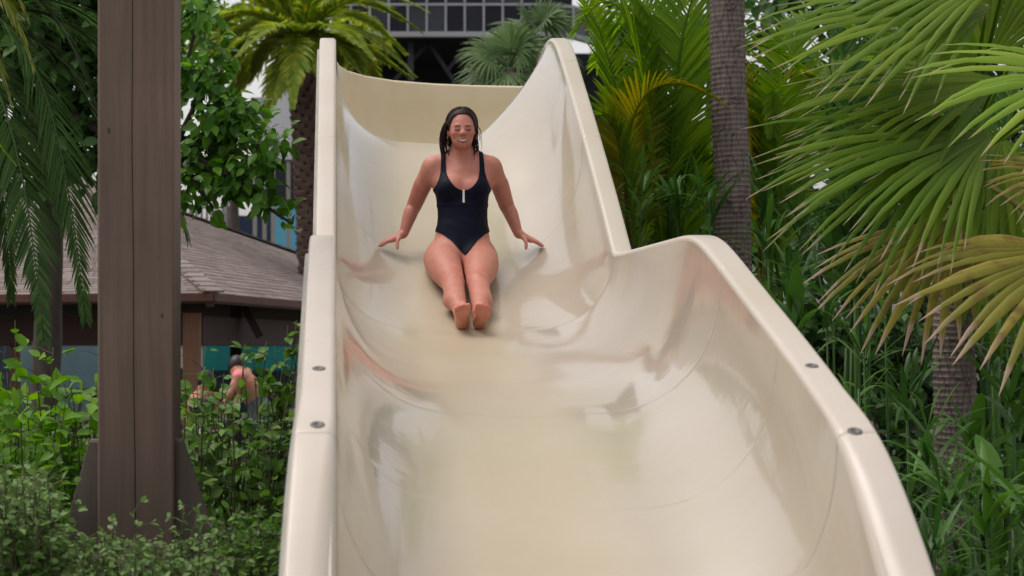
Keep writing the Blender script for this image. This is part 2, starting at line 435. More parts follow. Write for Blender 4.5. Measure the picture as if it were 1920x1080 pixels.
def sweep(rings, flip=False):
    n = len(rings[0]); V = [p for r in rings for p in r]
    Fc = [(i * n + k, i * n + k + 1, (i + 1) * n + k + 1, (i + 1) * n + k) for i in range(len(rings) - 1) for k in range(n - 1)]
    if flip: Fc = [f[::-1] for f in Fc]
    return V, Fc
def ys_of(y0, y1, step=0.05, crease=()):
    n = max(2, int((y1 - y0) / step)); ys = [(y, 0.0) for y in np.linspace(y0 + 0.02, y1 - 0.02, n)]
    ys = [(y0 + 0.0008, 0.003), (y0 + 0.004, 0.0005)] + ys + [(y1 - 0.004, 0.0005), (y1 - 0.0008, 0.003)]
    for c in crease: ys += [(c - 0.004, 0.0), (c, 0.002), (c + 0.004, 0.0)]
    return sorted(ys)

slide = empty('water_slide', (0.7, 8.0, 0.0))
tag(slide, 'wide wet cream fibreglass water slide the woman is sliding down', 'water slide')
bounds = [3.7, 5.22, 6.8, 9.46, 10.6, 13.02]
for i in range(len(bounds) - 1):
    y0, y1 = bounds[i], bounds[i + 1]
    ys = ys_of(y0, y1, 0.045, (5.92,) if i == 1 else ((11.6,) if i == 4 else ()))
    V, Fc = sweep([trough_ring(y, drop=d * 0.25) for y, d in ys], flip=True)
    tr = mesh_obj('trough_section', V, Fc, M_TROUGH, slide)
    # outer hull of the same section, a hand's breadth of laminate thick
    hv = []
    for y, d in ys[::4] + [ys[-1]]:
        ring = trough_ring(y); cx = SW / 2
        hv.append([(cx + (p[0] - cx) * 1.035, p[1], p[2] - 0.03) for p in ring])
    V, Fc = sweep(hv)
    mesh_obj('hull', V, Fc, M_HULL, tr)
    for s in (-1, 1):
        V, Fc = sweep([rim_ring(y, s, drop=d) for y, d in ys], flip=(s < 0))
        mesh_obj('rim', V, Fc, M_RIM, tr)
# bolted flange under the left and right rim
for s in (-1, 1):
    rings = []
    for y in np.linspace(3.8, 12.6, 120):
        x0 = (0 if s < 0 else SW) + s * (outw(y) - 0.006); z = rim_z(y)
        rings.append([(x0, y, z - 0.07), (x0 + s * 0.022, y, z - 0.075), (x0 + s * 0.022, y, z - 0.12), (x0, y, z - 0.125)])
    V, Fc = sweep(rings, flip=(s < 0)); mesh_obj('flange', V, Fc, M_HULL, slide)
# screw heads on the rims
def screw(px, py, s):
    x = (-0.052 if s < 0 else SW + 0.052)
    D = F * x / (px - VX) if s > 0 else None
    if s < 0:
        ys_ = np.linspace(4.8, 7.2, 600); D = min(ys_, key=lambda y: abs(VY - F * (rim_z(y) - ZC) / y - py))
    z = rim_z(D); sl_ = (rim_z(D + 0.05) - rim_z(D - 0.05)) / 0.1
    t = unit((0, 1, sl_)); nn = np.cross((1, 0, 0), t)
    mb = MB(); c = np.array([x, D, z]); V = []; R = [(0.021, -0.004), (0.021, 0.001), (0.018, 0.0025), (0.009, 0.0025), (0.0075, 0.0), (0.0, 0.0)]
    n = 14
    for r, hgt in R:
        for k in range(n): a = 2 * math.pi * k / n; V.append(c + np.array([1, 0, 0]) * r * math.cos(a) + t * r * math.sin(a) + nn * hgt)
    mb.add(V, [(i * n + k, i * n + (k + 1) % n, (i + 1) * n + (k + 1) % n, (i + 1) * n + k) for i in range(len(R) - 1) for k in range(n)])
    mb.build('screw', M_SCREW, slide)
for p in ((601, 691, -1), (600, 797, -1), (1522, 686, 1), (1603, 800, 1)): screw(*p)

# upper bend: the outer wall seen across the top of the drop, the floor and the inner wall
bp = [(0.0, 13.0), (0.005, 13.25), (0.03, 13.5), (0.10, 13.78), (0.24, 14.05), (0.45, 14.28), (0.75, 14.45), (1.1, 14.55), (1.5, 14.6), (1.75, 14.6)]
def dense(pts, n):
    pts = np.array(pts); s_ = np.concatenate([[0], np.cumsum(np.linalg.norm(np.diff(pts, axis=0), axis=1))])
    q = np.linspace(0, s_[-1], n); return np.stack([np.interp(q, s_, pts[:, 0]), np.interp(q, s_, pts[:, 1])], 1)
def wall_rings(path, side):
    path = dense(path, 60); T = np.gradient(path, axis=0); T /= np.linalg.norm(T, axis=1)[:, None]; N = np.stack([-T[:, 1], T[:, 0]], 1) * side
    rings = []
    for (x, y), nn in zip(path, N):
        r = []
        zt, zf = ZC + 2.04, ZC + 1.365
        for u, z in ((0.11, zt - 0.08), (0.11, zt - 0.015), (0.095, zt), (0.02, zt), (0.004, zt - 0.008), (0, zt - 0.02), (-0.004, zt - 0.2), (-0.03, zf + 0.25), (-0.09, zf + 0.12), (-0.19, zf + 0.04), (-0.33, zf)):
            r.append((x + nn[0] * u, y + nn[1] * u, z))
        rings.append(r)
    return rings
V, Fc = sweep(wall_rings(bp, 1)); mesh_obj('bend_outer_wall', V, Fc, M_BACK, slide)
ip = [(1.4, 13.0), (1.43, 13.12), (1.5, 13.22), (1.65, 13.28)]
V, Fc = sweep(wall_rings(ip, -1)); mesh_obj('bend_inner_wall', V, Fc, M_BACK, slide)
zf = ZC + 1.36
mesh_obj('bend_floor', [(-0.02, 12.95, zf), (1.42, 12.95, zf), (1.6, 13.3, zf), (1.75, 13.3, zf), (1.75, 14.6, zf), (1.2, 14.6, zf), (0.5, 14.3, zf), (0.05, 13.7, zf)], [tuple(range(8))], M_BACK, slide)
# steel legs under the slide
for y in (6.2, 8.9, 11.6, 14.0):
    for x in (0.25, 1.15):
        top = (flo_z(y) if y < 13 else zf) + (0.06 if y < 13 else 0) - 0.2
        mb = MB(); mb.tube([(x, y, -0.05), (x, y, top)], 0.055, 12); mb.box((x, y, 0.02), (0.26, 0.26, 0.03)); mb.build('support_leg', M_STEEL, slide)

# ------------------------------------------------------------------ the woman
def skin_mat(name='skin'):
    m, n, b = mat_new(name)
    at = nd(n, 'ShaderNodeAttribute', attribute_name='tone')
    tc = nd(n, 'ShaderNodeTexCoord'); no = nd(n, 'ShaderNodeTexNoise', Scale=28.0, Detail=5.0); n.links.new(tc.outputs['Object'], no.inputs['Vector'])
    r = ramp(n, [(0.3, (0.90, 0.88, 0.88)), (0.7, (1.08, 1.06, 1.05))]); n.links.new(no.outputs['Fac'], r.inputs[0])
    mx = nd(n, 'ShaderNodeMix', data_type='RGBA', blend_type='MULTIPLY'); mx.inputs[0].default_value = 1.0
    n.links.new(at.outputs['Color'], mx.inputs[6]); n.links.new(r.outputs[0], mx.inputs[7]); n.links.new(mx.outputs[2], b.inputs['Base Color'])
    b.inputs['Specular IOR Level'].default_value = 0.3; b.inputs['Roughness'].default_value = 0.5; b.inputs['Subsurface Weight'].default_value = 0.12
    b.inputs['Subsurface Radius'].default_value = (0.02, 0.008, 0.004); b.inputs['Subsurface Scale'].default_value = 0.5
    return m
M_SKIN = skin_mat()
X0 = 0.69
TX = 0.015                        # the torso sits a little to the right of the legs
def L(u, y, z): return np.array([X0 + u, y, ZC + z])
H = 0.005
lo = np.array([X0 - 0.50, 9.28, ZC + 0.03]); hi = np.array([X0 + 0.54, 10.78, ZC + 1.38])
body = Field(lo, hi, H)
def sub(a, b):
    """A field on the body's lattice covering only a box."""
    i0 = np.floor((np.array(a) - lo) / H); i1 = np.ceil((np.array(b) - lo) / H)
    i1 = np.minimum(i1, body.n - 1); i0 = np.maximum(i0, 0)
    f = Field(lo + i0 * H, lo + i1 * H, H); f.n = (i1 - i0 + 1).astype(int); f.a = np.full(f.n, 1.0, np.float32); return f
# torso
t = TX
body.ell(L(t * .5, 10.35, 0.50), (0.168, 0.118, 0.115), 0.03)
body.ell(L(t * .7, 10.365, 0.60), (0.150, 0.105, 0.12), 0.06)
body.ell(L(t, 10.385, 0.70), (0.125, 0.092, 0.12), 0.06)
body.ell(L(t, 10.41, 0.80), (0.131, 0.096, 0.13), 0.06)
body.ell(L(t, 10.435, 0.90), (0.142, 0.097, 0.14), 0.06)
for s in (-1, 1):
    body.ell(L(t + s * 0.073, 10.352, 0.872), (0.068, 0.060, 0.068), 0.035)
    body.cone(L(t + s * 0.03, 10.455, 1.035), L(t + s * 0.152, 10.46, 1.015), 0.052, 0.050, 0.045)
    body.cone(L(t + s * 0.02, 10.47, 1.09), L(t + s * 0.12, 10.48, 1.035), 0.040, 0.035, 0.04)
    body.cone(L(t + s * 0.12, 10.44, 0.93), L(t + s * 0.15, 10.46, 0.99), 0.06, 0.055, 0.04)
    body.ell(L(s * 0.092, 10.40, 0.485), (0.105, 0.105, 0.10), 0.04)
HX, HY = 0.012, 10.415            # head
body.cone(L(t, 10.475, 1.03), L(HX, 10.445, 1.15), 0.058, 0.053, 0.035)
head = sub(L(-0.12, 10.26, 1.06), L(0.14, 10.56, 1.37))
head.ell(L(HX, HY + 0.02, 1.238), (0.0735, 0.095, 0.092), 0.02)
head.ell(L(HX, HY - 0.028, 1.185), (0.063, 0.066, 0.080), 0.035)
head.ell(L(HX, HY - 0.045, 1.135), (0.043, 0.042, 0.032), 0.03)      # jaw
head.ell(L(HX, HY - 0.078, 1.120), (0.018, 0.014, 0.014), 0.02)      # chin
for s in (-1, 1):
    head.ell(L(HX + s * 0.036, HY - 0.066, 1.182), (0.024, 0.020, 0.020), 0.018)   # cheeks lifted by the smile
    head.ell(L(HX + s * 0.030, HY - 0.081, 1.224), (0.022, 0.006, 0.007), 0.012)   # brow
    head.ell(L(HX + s * 0.030, HY - 0.070, 1.204), (0.017, 0.012, 0.012), 0.014)   # closed lids
    head.ell(L(HX + s * 0.074, HY + 0.012, 1.200), (0.010, 0.018, 0.030), 0.008)   # ears
    head.ell(L(HX + s * 0.012, HY - 0.100, 1.177), (0.008, 0.010, 0.007), 0.008)   # nostrils
head.cone(L(HX, HY - 0.086, 1.212), L(HX, HY - 0.108, 1.178), 0.0075, 0.0105, 0.014) # nose
head.cone(L(HX - 0.022, HY - 0.080, 1.141), L(HX + 0.022, HY - 0.080, 1.141), 0.009, 0.009, 0.012)
head.ell(L(HX, HY - 0.087, 1.149), (0.022, 0.008, 0.005), 0.005)
head.ell(L(HX, HY - 0.087, 1.128), (0.018, 0.009, 0.006), 0.005)
body.merge(head, 0.018)
torso_only = body.a.copy()
# legs, each its own field so that the thighs press together without fusing
def make_leg(s):
    f = sub(L(-0.24 if s < 0 else -0.12, 9.28, 0.03), L(0.12 if s < 0 else 0.24, 10.55, 0.66))
    hip = L(s * 0.102, 10.315, 0.478); knee = L(s * 0.066, 9.935, 0.335); ank = L(s * 0.049, 9.575, 0.175)
    m1 = L(s * 0.101, 10.19, 0.440); m2 = L(s * 0.084, 10.06, 0.388)
    f.chain([hip, m1, m2, knee], [0.102, 0.096, 0.080, 0.059], 0.03)
    f.ell(knee + np.array([0, -0.005, 0.018]), (0.036, 0.040, 0.040), 0.02)
    f.chain([knee, L(s * 0.066, 9.80, 0.272), ank], [0.057, 0.055, 0.035], 0.02)
    f.ell(L(s * 0.080, 9.775, 0.238), (0.048, 0.10, 0.048), 0.03)
    heel = L(s * 0.045, 9.535, 0.124)
    f.cone(ank, heel, 0.035, 0.033, 0.02)
    ball = L(s * 0.045, 9.415, 0.172)
    f.cone(heel, ball, 0.031, 0.027, 0.018)
    f.cone(heel + np.array([s * 0.006, -0.01, 0]), ball + np.array([s * 0.024, 0.004, -0.006]), 0.022, 0.022, 0.012)
    f.cone(L(s * 0.046, 9.53, 0.205), ball + np.array([-s * .010, 0, 0.01]), 0.028, 0.021, 0.02)
    toes = [(-0.022, 0.0135, 0.052), (-0.002, 0.0105, 0.052), (0.015, 0.0095, 0.046), (0.029, 0.009, 0.037), (0.041, 0.0085, 0.025)]
    for u, r, ln in toes:
        a = ball + np.array([s * u, -0.004, 0.006]); b = a + np.array([s * 0.002, -0.026, 0.030]) * (ln / 0.052)
        g = sub(np.minimum(a, b) - 0.05, np.maximum(a, b) + 0.05)
        g.cone(a, b, r, r * 0.92, 0.0)
        off = np.rint((g.lo - f.lo) / H).astype(int)
        i0 = np.maximum(off, 0); i1 = np.minimum(off + g.n, f.n)
        sl = tuple(slice(i0[k], i1[k]) for k in range(3)); gs = tuple(slice(i0[k] - off[k], i1[k] - off[k]) for k in range(3))
        d = g.a[gs]; f.put(sl, d, 0.004)
    return f
legs = [make_leg(-1), make_leg(1)]
T0 = body.a.copy()
res = T0.copy()
for lg in legs:
    body.a = T0.copy(); body.merge(lg, 0.045); res = np.minimum(res, body.a)
body.a = res
no_arms = body.a.copy()
# arms and hands
NAILS = []
def make_arm(s):
    a = L(TX + s * 0.168, 10.465, 1.003)
    f = sub(L(TX - 0.5 if s < 0 else TX + 0.06, 10.25, 0.40), L(TX - 0.06 if s < 0 else TX + 0.5, 10.76, 1.12))
    el = L(TX + s * 0.262, 10.580, 0.800); wr = L(TX + s * 0.322, 10.530, 0.640)
    mid = a * 0.55 + el * 0.45 + np.array([s * 0.006, -0.008, 0])
    f.ell(a + np.array([s * 0.010, 0.0, -0.025]), (0.049, 0.054, 0.074), 0.02)
    f.chain([a, mid, el], [0.050, 0.049, 0.041], 0.02)
    fm = el * 0.68 + wr * 0.32 + np.array([s * 0.004, -0.006, 0.0])
    f.chain([mid, el, fm, wr], [0.049, 0.041, 0.040, 0.0265], 0.01)
    # hand: palm down, fingers pointing outwards, thumb towards the camera
    d = unit((s * 0.84, 0.02, -0.36)); side = unit((s * 0.1, -1.0, -0.30)); nn = np.cross(d, side) * (-s)
    if nn[2] < 0: nn = -nn
    kn = [wr + d * (0.078 - 0.004 * abs(i - 1)) + side * (0.030 - 0.0195 * i) - nn * 0.004 for i in range(4)]   # knuckles, index first
    for k_ in kn: f.cone(wr + d * 0.012 + (k_ - wr - d * 0.078) * 0.45, k_, 0.019, 0.0145, 0.014)
    fin = []
    lens = [0.066, 0.074, 0.069, 0.054]
    for i in range(4):
        fd = unit(d + side * (0.10 - 0.065 * i))
        p1 = kn[i] + fd * lens[i] * 0.46 + nn * 0.003; p2 = p1 + (fd * 0.98 - nn * 0.16) * lens[i] * 0.30; p3 = p2 + (fd * 0.95 - nn * 0.26) * lens[i] * 0.24
        fin.append(([kn[i], p1, p2, p3], [0.0115, 0.0108, 0.0100, 0.0088]))
        NAILS.append((p3, fd, nn))
    t0 = wr + d * 0.022 + side * 0.022 - nn * 0.004; t1 = t0 + unit(d * 0.45 + side * 0.85 - nn * 0.25) * 0.040; t2 = t1 + unit(d * 0.35 + side * 0.75 - nn * 0.7) * 0.030; t3 = t2 + unit(d * 0.2 + side * 0.6 - nn * 0.8) * 0.022
    fin.append(([t0, t1, t2, t3], [0.0145, 0.0115, 0.0100, 0.0085]))
    for pts, rd in fin:
        g = sub(np.min(pts, axis=0) - 0.03, np.max(pts, axis=0) + 0.03)
        g.chain(pts, rd, 0.004)
        off = np.rint((g.lo - f.lo) / H).astype(int)
        i0 = np.maximum(off, 0); i1 = np.minimum(off + g.n, f.n)
        sl = tuple(slice(i0[k], i1[k]) for k in range(3)); gs = tuple(slice(i0[k] - off[k], i1[k] - off[k]) for k in range(3))
        f.put(sl, g.a[gs], 0.005)
    return f, wr
for s in (-1, 1):
    f, wr = make_arm(s); body.merge(f, 0.028)
    if s < 0: WR = wr
V, Q = surface_nets(body.a, body.lo, H)
# tones: what the skin itself carries
u = V[:, 0] - X0; yv = V[:, 1]; zv = V[:, 2] - ZC
tone = np.tile(np.array([0.49, 0.205, 0.150]), (len(V), 1))
def blend(mask, col, amt=1.0):
    global tone
    mk = np.clip(mask, 0, 1)[:, None] * amt; tone = tone * (1 - mk) + np.array(col) * mk
def spot(c, r): return np.clip(1.4 * (1 - np.linalg.norm((V - np.array(c)) / np.array(r), axis=1)), 0, 1)
for s in (-1, 1):
    blend(spot(L(s * 0.066, 9.93, 0.39), (0.06, 0.08, 0.06)), (0.46, 0.15, 0.10), 0.5)      # knees
    blend(spot(L(HX + s * 0.036, HY - 0.085, 1.182), (0.03, 0.03, 0.028)), (0.50, 0.16, 0.12), 0.5)
    # soles
    blend(((yv < 9.60) & (zv < 0.25)).astype(float), (0.56, 0.22, 0.15), 0.6)
    blend(spot(L(s * 0.052, 9.46, 0.135), (0.03, 0.06, 0.035)), (0.60, 0.36, 0.19), 0.7)
    blend(spot(L(s * 0.05, 9.385, 0.205), (0.055, 0.03, 0.018)), (0.66, 0.20, 0.15), 0.7)
blend(((np.abs(u - TX) > 0.33) & (zv < 0.66)).astype(float), (0.58, 0.26, 0.20), 0.7)         # hands flushed
du = u - HX; lips = (zv < 1.1495 + 2 * du ** 2) & (zv > 1.1255 + 19.0 * du ** 2)
blend((lips & (np.abs(du) < 0.034) & (yv < HY - 0.07)).astype(float), (0.24, 0.055, 0.05), 0.9)
person = empty('person', (X0, 10.30, float(flo_z(10.30))))
tag(person, 'smiling woman in a navy swimsuit sitting in the slide with hands out', 'person')
bod = mesh_obj('body', V, Q, M_SKIN, person, attr={'tone': tone})

def sample(A, x, y, z):
    """Trilinear look-up in the body's lattice."""
    ix = (np.ravel(x) - lo[0]) / H; iy = (np.ravel(y) - lo[1]) / H; iz = (np.ravel(z) - lo[2]) / H
    fx, fy, fz = ix.astype(int), iy.astype(int), iz.astype(int); dx, dy, dz = ix - fx, iy - fy, iz - fz
    c = lambda a, b, d: A[np.ix_(fx + a, fy + b, fz + d)]
    dx = dx[:, None, None]; dy = dy[None, :, None]; dz = dz[None, None, :]
    return ((c(0, 0, 0) * (1 - dx) + c(1, 0, 0) * dx) * (1 - dy) + (c(0, 1, 0) * (1 - dx) + c(1, 1, 0) * dx) * dy) * (1 - dz) + \
           ((c(0, 0, 1) * (1 - dx) + c(1, 0, 1) * dx) * (1 - dy) + (c(0, 1, 1) * (1 - dx) + c(1, 1, 1) * dx) * dy) * dz
# eyebrows and the lashes of the smiling, closed eyes, laid on the face
def on_face(uu, zz, out=0.001):
    ys_ = np.linspace(HY - 0.14, HY + 0.02, 600); c1 = sample(torso_only, np.array([X0 + HX + uu]), ys_, np.array([ZC + zz]))[0, :, 0]
    return L(HX + uu, ys_[np.argmax(c1 < 0.0)] - out, zz)
M_BROW = plain('brow_hair', (0.075, 0.032, 0.022), 0.7, 0.2, 90)
for s in (-1, 1):
    k_ = np.linspace(0, 1, 9)
    mb = MB(); mb.tube([on_face(s * (0.013 + 0.034 * k), 1.2195 + 0.0045 * math.sin(k * 2.5) - 0.001 * k, 0.0008) for k in k_], 0.0028 * np.array([.6, .95, 1.1, 1.1, 1, .9, .75, .55, .25]), 6); mb.build('eyebrow', M_BROW, bod)
    mb = MB(); mb.tube([on_face(s * (0.0155 + 0.030 * k), 1.2025 - 0.0045 * math.sin(k * math.pi) - 0.0005 * k, 0.001) for k in k_], 0.0028 * np.array([.4, .8, 1, 1.1, 1.15, 1.15, 1.1, 1, .6]), 6); mb.build('eyelashes', plain('eyelash', (0.02, 0.01, 0.009), 0.6), bod)
# teeth
mb = MB(); n_ = 9; tv = []
for i in range(n_):
    uu = -0.025 + 0.050 * i / (n_ - 1); zt2 = 1.1445 + 3.0 * uu * uu; zb2 = 1.1365 + 13.5 * uu * uu
    row = []
    for zz in (zt2, (zt2 + zb2) / 2, min(zb2, zt2 - 0.0004)):
        ys_ = np.linspace(HY - 0.14, HY, 500); c1 = sample(torso_only, np.array([X0 + HX + uu]), ys_, np.array([ZC + zz]))[0, :, 0]
        row.append(L(HX + uu, ys_[np.argmax(c1 < 0.0)] - 0.0025, zz))
    tv += row
mb.add(tv, [(i * 3 + k, i * 3 + k + 1, i * 3 + k + 4, i * 3 + k + 3) for i in range(n_ - 1) for k in range(2)])
mb.build('teeth', plain('teeth', (0.75, 0.70, 0.62), 0.3, 0.04), bod)

# swimsuit: a shell over the torso
h2 = 0.004
sf = Field(L(-0.26, 10.15, 0.40), L(0.28, 10.62, 1.12), h2)
gx, gy, gz = sf.grid()
d = sample(no_arms, gx, gy, gz).astype(np.float32)
uz = gx - X0 - TX; zz = gz - ZC
au = np.abs(uz)
fold = 0.003 * np.exp(-((zz - 0.785) / 0.010) ** 2) + 0.0005 * np.sin(zz * 110 + uz * 45) * np.exp(-((zz - 0.68) / 0.06) ** 2)
d = d - 0.0055 - fold
neck = np.where(zz < 1.0, (1 - np.sqrt((uz / 0.094) ** 2 + ((zz - 1.0) / 0.136) ** 2)) * 0.1, 0.094 - au)
arm = au - np.interp(zz, [0.80, 0.865, 0.88, 0.90, 0.93, 0.97, 1.03, 1.1], [0.30, 0.20, 0.160, 0.147, 0.134, 0.124, 0.120, 0.118])
legc = np.interp(au, [0, 0.018, 0.07, 0.12, 0.165, 0.2], [0.50, 0.520, 0.583, 0.622, 0.645, 0.655]) - zz
legc = np.where(gy < 10.40, legc, legc - 0.10)
cut = np.maximum(np.maximum(neck, arm), legc)
sf.a = np.maximum(d, cut).astype(np.float32)
sf.a[[0, -1]] = 1; sf.a[:, [0, -1]] = 1; sf.a[:, :, [0, -1]] = 1
V, Q = surface_nets(sf.a, sf.lo, h2)
m_suit = plain('navy_swim_fabric', (0.004, 0.005, 0.015), 0.6, 0.3, 60, 0.05); m_suit.node_tree.nodes['Principled BSDF'].inputs['Specular IOR Level'].default_value = 0.10
suit = mesh_obj('swimsuit', V, Q, m_suit, person)
# white zip
zz_ = np.linspace(0.868, 0.795, 8); pts = []
for z in zz_:
    ys = np.linspace(10.2, 10.45, 400); col = sample(no_arms, np.array([X0 + TX]), ys, np.array([ZC + z]))[0, :, 0]
    pts.append(L(TX - 0.001, ys[np.argmax(col < 0.0075)] - 0.002, z))
mb = MB()
for i in range(7): mb.bar(pts[i], pts[i + 1] + (pts[i + 1] - pts[i]) * 0.02, 0.011, 0.005, up=(0, -1, 0))
mb.build('zip', plain('white_zip', (0.75, 0.72, 0.66), 0.4, 0.1, 200), suit, smooth=False)

# hair
def hair_mat():
    m, n, b = mat_new('wet_dark_hair')
    tc = nd(n, 'ShaderNodeTexCoord'); mp = nd(n, 'ShaderNodeMapping'); mp.inputs['Scale'].default_value = (90, 12, 12)
    no = nd(n, 'ShaderNodeTexNoise', Scale=2.0, Detail=4.0); n.links.new(tc.outputs['Object'], mp.inputs[0]); n.links.new(mp.outputs[0], no.inputs['Vector'])
    r = ramp(n, [(0.3, (0.010, 0.005, 0.005)), (0.8, (0.045, 0.020, 0.016))]); n.links.new(no.outputs['Fac'], r.inputs[0]); n.links.new(r.outputs[0], b.inputs['Base Color'])
    b.inputs['Roughness'].default_value = 0.45; b.inputs['Specular IOR Level'].default_value = 0.12
    bp = nd(n, 'ShaderNodeBump', Strength=0.5, Distance=0.004); n.links.new(no.outputs['Fac'], bp.inputs['Height']); n.links.new(bp.outputs[0], b.inputs['Normal'])
    return m
M_HAIR = hair_mat()
hf = Field(L(-0.12, 10.28, 1.08), L(0.14, 10.60, 1.37), 0.004)
hf.ell(L(HX, HY + 0.028, 1.243), (0.090, 0.104, 0.101), 0.01)
hf.ell(L(HX, HY + 0.07, 1.16), (0.075, 0.05, 0.09), 0.04)
gx, gy, gz = hf.grid()
e = ((np.abs(gx - X0 - HX) / 0.068) ** 3 + (np.abs(gz - ZC - 1.185) / 0.106) ** 3) ** (1 / 3)
face = np.where(gy < HY - 0.005, (1 - e) * 0.07, -1) 
low = np.where(gy < HY + 0.0, (1.20 - (gz - ZC)), -1)
hf.a = np.maximum(hf.a, np.maximum(face, low)).astype(np.float32)
V, Q = surface_nets(hf.a, hf.lo, 0.004)
hair = mesh_obj('hair', V, Q, M_HAIR, person)
mb = MB(); rs = random.Random(3)
for s, cnt in ((-1, 36), (1, 26)):
    for i in range(cnt):
        q = i / cnt
        a0 = L(HX + s * (0.073 + rs.uniform(-.006, .012)), HY + rs.uniform(-0.012, 0.07), 1.25 + rs.uniform(-0.03, 0.02))
        lnz = (rs.uniform(0.985, 1.07) if s < 0 else rs.uniform(1.03, 1.12))
        wob = rs.uniform(-0.005, 0.040) if s < 0 else rs.uniform(-0.012, 0.014)
        m1 = a0 + np.array([s * ((0.030 if s < 0 else 0.012) + wob * 1.1), 0.0, -0.06]); 
        c_ = L(HX + s * (0.058 + wob + rs.uniform(0, .022)), HY + rs.uniform(-0.02, 0.09), lnz)
        pts = bez(a0, m1, c_, 9); ph = rs.uniform(0, 6.3); am = rs.uniform(0.003, 0.011)
        pts[:, 0] += am * np.sin(np.linspace(0, 8, 9) + (ph * 0.35)) * np.linspace(0, 1, 9)
        r0 = rs.uniform(0.0022, 0.0062)
        mb.tube(pts, np.linspace(r0, 0.0012, 9), 5)
for i in range(34):      # flyaways
    s = -1 if i % 3 else 1; a0 = L(HX + s * 0.082, HY + rs.uniform(-0.01, 0.05), rs.uniform(1.18, 1.27)); c_ = a0 + np.array([s * rs.uniform(-.02, .035), rs.uniform(-.03, .03), -rs.uniform(.06, .17)])
    mb.tube(bez(a0, (a0 + c_) / 2 + np.array([s * rs.uniform(0.0, .04), 0, 0]), c_, 8), np.linspace(0.0016, 0.0008, 8), 4)
for i in range(40):
    a0 = L(HX + rs.uniform(-.06, .06), HY + 0.10, 1.25); c_ = L(HX + rs.uniform(-.08, .07), HY + 0.13, rs.uniform(0.98, 1.06))
    mb.tube(bez(a0, (a0 + c_) / 2 + np.array([0, 0.03, 0]), c_, 7), np.linspace(0.006, 0.0015, 7), 5)
mb.build('wet_strand', M_HAIR, hair)
# combed wet strands lying over the crown
mb = MB(); Ce = L(HX, HY + 0.028, 1.243); Re = np.array([0.090, 0.104, 0.101])
for i in range(90):
    s = -1 if i % 2 else 1; a0 = rs.uniform(0.0, 1.0); v0 = np.array([s * (0.04 + 0.5 * a0), -0.62 + 0.30 * a0 + rs.uniform(-.08, .3), 0.85]); v1 = np.array([s * (0.80 + rs.uniform(-.05, .1)), rs.uniform(-0.25, 0.55), rs.uniform(-0.45, 0.2)])
    t_ = np.linspace(0, 1, 10)[:, None]; d_ = v0 * (1 - t_) + v1 * t_ + np.array([s * 0.5, 0.15, 0.35]) * t_ * (1 - t_); d_ /= np.linalg.norm(d_, axis=1)[:, None]
    mb.tube(Ce + d_ * Re * 1.0, np.linspace(0.0022, 0.0030, 10) * rs.uniform(0.6, 1.4), 5)
mb.build('combed_strand', M_HAIR, hair)
# earrings
M_GOLD = plain('earring_metal', (0.5, 0.42, 0.35), 0.2, 0.1, metal=1.0)
for s in (-1, 1):
    mb = MB(); c = L(HX + s * 0.080, HY + 0.004, 1.168)
    a = np.linspace(0, 2 * math.pi, 13); mb.tube([c + np.array([0, 0.009 * math.sin(k), 0.010 * math.cos(k) - 0.004]) for k in a], 0.0018, 5, cap=False)
    mb.build('earring', M_GOLD, person)

# ------------------------------------------------------------------ timber post beside the slide
def wood(name, col, grain=(14, 14, 0.6), var=0.25, rough=0.75, bump=0.25):
    m, n, b = mat_new(name)
    tc = nd(n, 'ShaderNodeTexCoord'); mp = nd(n, 'ShaderNodeMapping'); mp.inputs['Scale'].default_value = grain
    n.links.new(tc.outputs['Object'], mp.inputs[0])
    no = nd(n, 'ShaderNodeTexNoise', Scale=2.5, Detail=8.0, Roughness=0.65, Distortion=0.4); n.links.new(mp.outputs[0], no.inputs['Vector'])
    c = np.array(col); r = ramp(n, [(0.2, tuple(c * (1 - var))), (0.5, tuple(c)), (0.8, tuple(c * (1 + var)))])
    n.links.new(no.outputs['Fac'], r.inputs[0])
    n2 = nd(n, 'ShaderNodeTexNoise', Scale=1.4, Detail=4.0); n.links.new(tc.outputs['Object'], n2.inputs['Vector'])
    r2 = ramp(n, [(0.3, (0.72, 0.72, 0.72)), (0.7, (1.12, 1.1, 1.08))]); n.links.new(n2.outputs['Fac'], r2.inputs[0])
    mx = nd(n, 'ShaderNodeMix', data_type='RGBA', blend_type='MULTIPLY'); mx.inputs[0].default_value = 1
    n.links.new(r.outputs[0], mx.inputs[6]); n.links.new(r2.outputs[0], mx.inputs[7]); n.links.new(mx.outputs[2], b.inputs['Base Color'])
    b.inputs['Roughness'].default_value = rough
    bp_ = nd(n, 'ShaderNodeBump', Strength=bump, Distance=0.004); n.links.new(no.outputs['Fac'], bp_.inputs['Height']); n.links.new(bp_.outputs[0], b.inputs['Normal'])
    return m
M_POST = wood('weathered_brown_timber', (0.175, 0.122, 0.095), var=0.3, bump=0.4)
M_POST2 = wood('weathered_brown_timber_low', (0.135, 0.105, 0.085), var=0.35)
def prism(pts2, y0, y1, bev=0.006):
    """A plate from an outline in (x, z), between two depths, with chamfered front edges."""
    p = np.array(pts2, float); c = p.mean(0); n = len(p)
    ins = c + (p - c) * (1 - bev / np.linalg.norm(p - c, axis=1).mean() * 1.5)
    V = [(x, y0, z) for x, z in ins] + [(x, y0 + bev, z) for x, z in p] + [(x, y1, z) for x, z in p]
    Fc = [tuple(range(n))[::-1]] + [(i + n * k, (i + 1) % n + n * k, (i + 1) % n + n * (k + 1), i + n * (k + 1)) for k in range(2) for i in range(n)] + [tuple(range(2 * n, 3 * n))]
    return V, Fc
PD = 7.0
def xz(px, py, D=PD): q = P(px, py, D); return q[0], q[2]
post = empty('timber_post', (P(255, 650, PD)[0], PD + 0.15, 0))
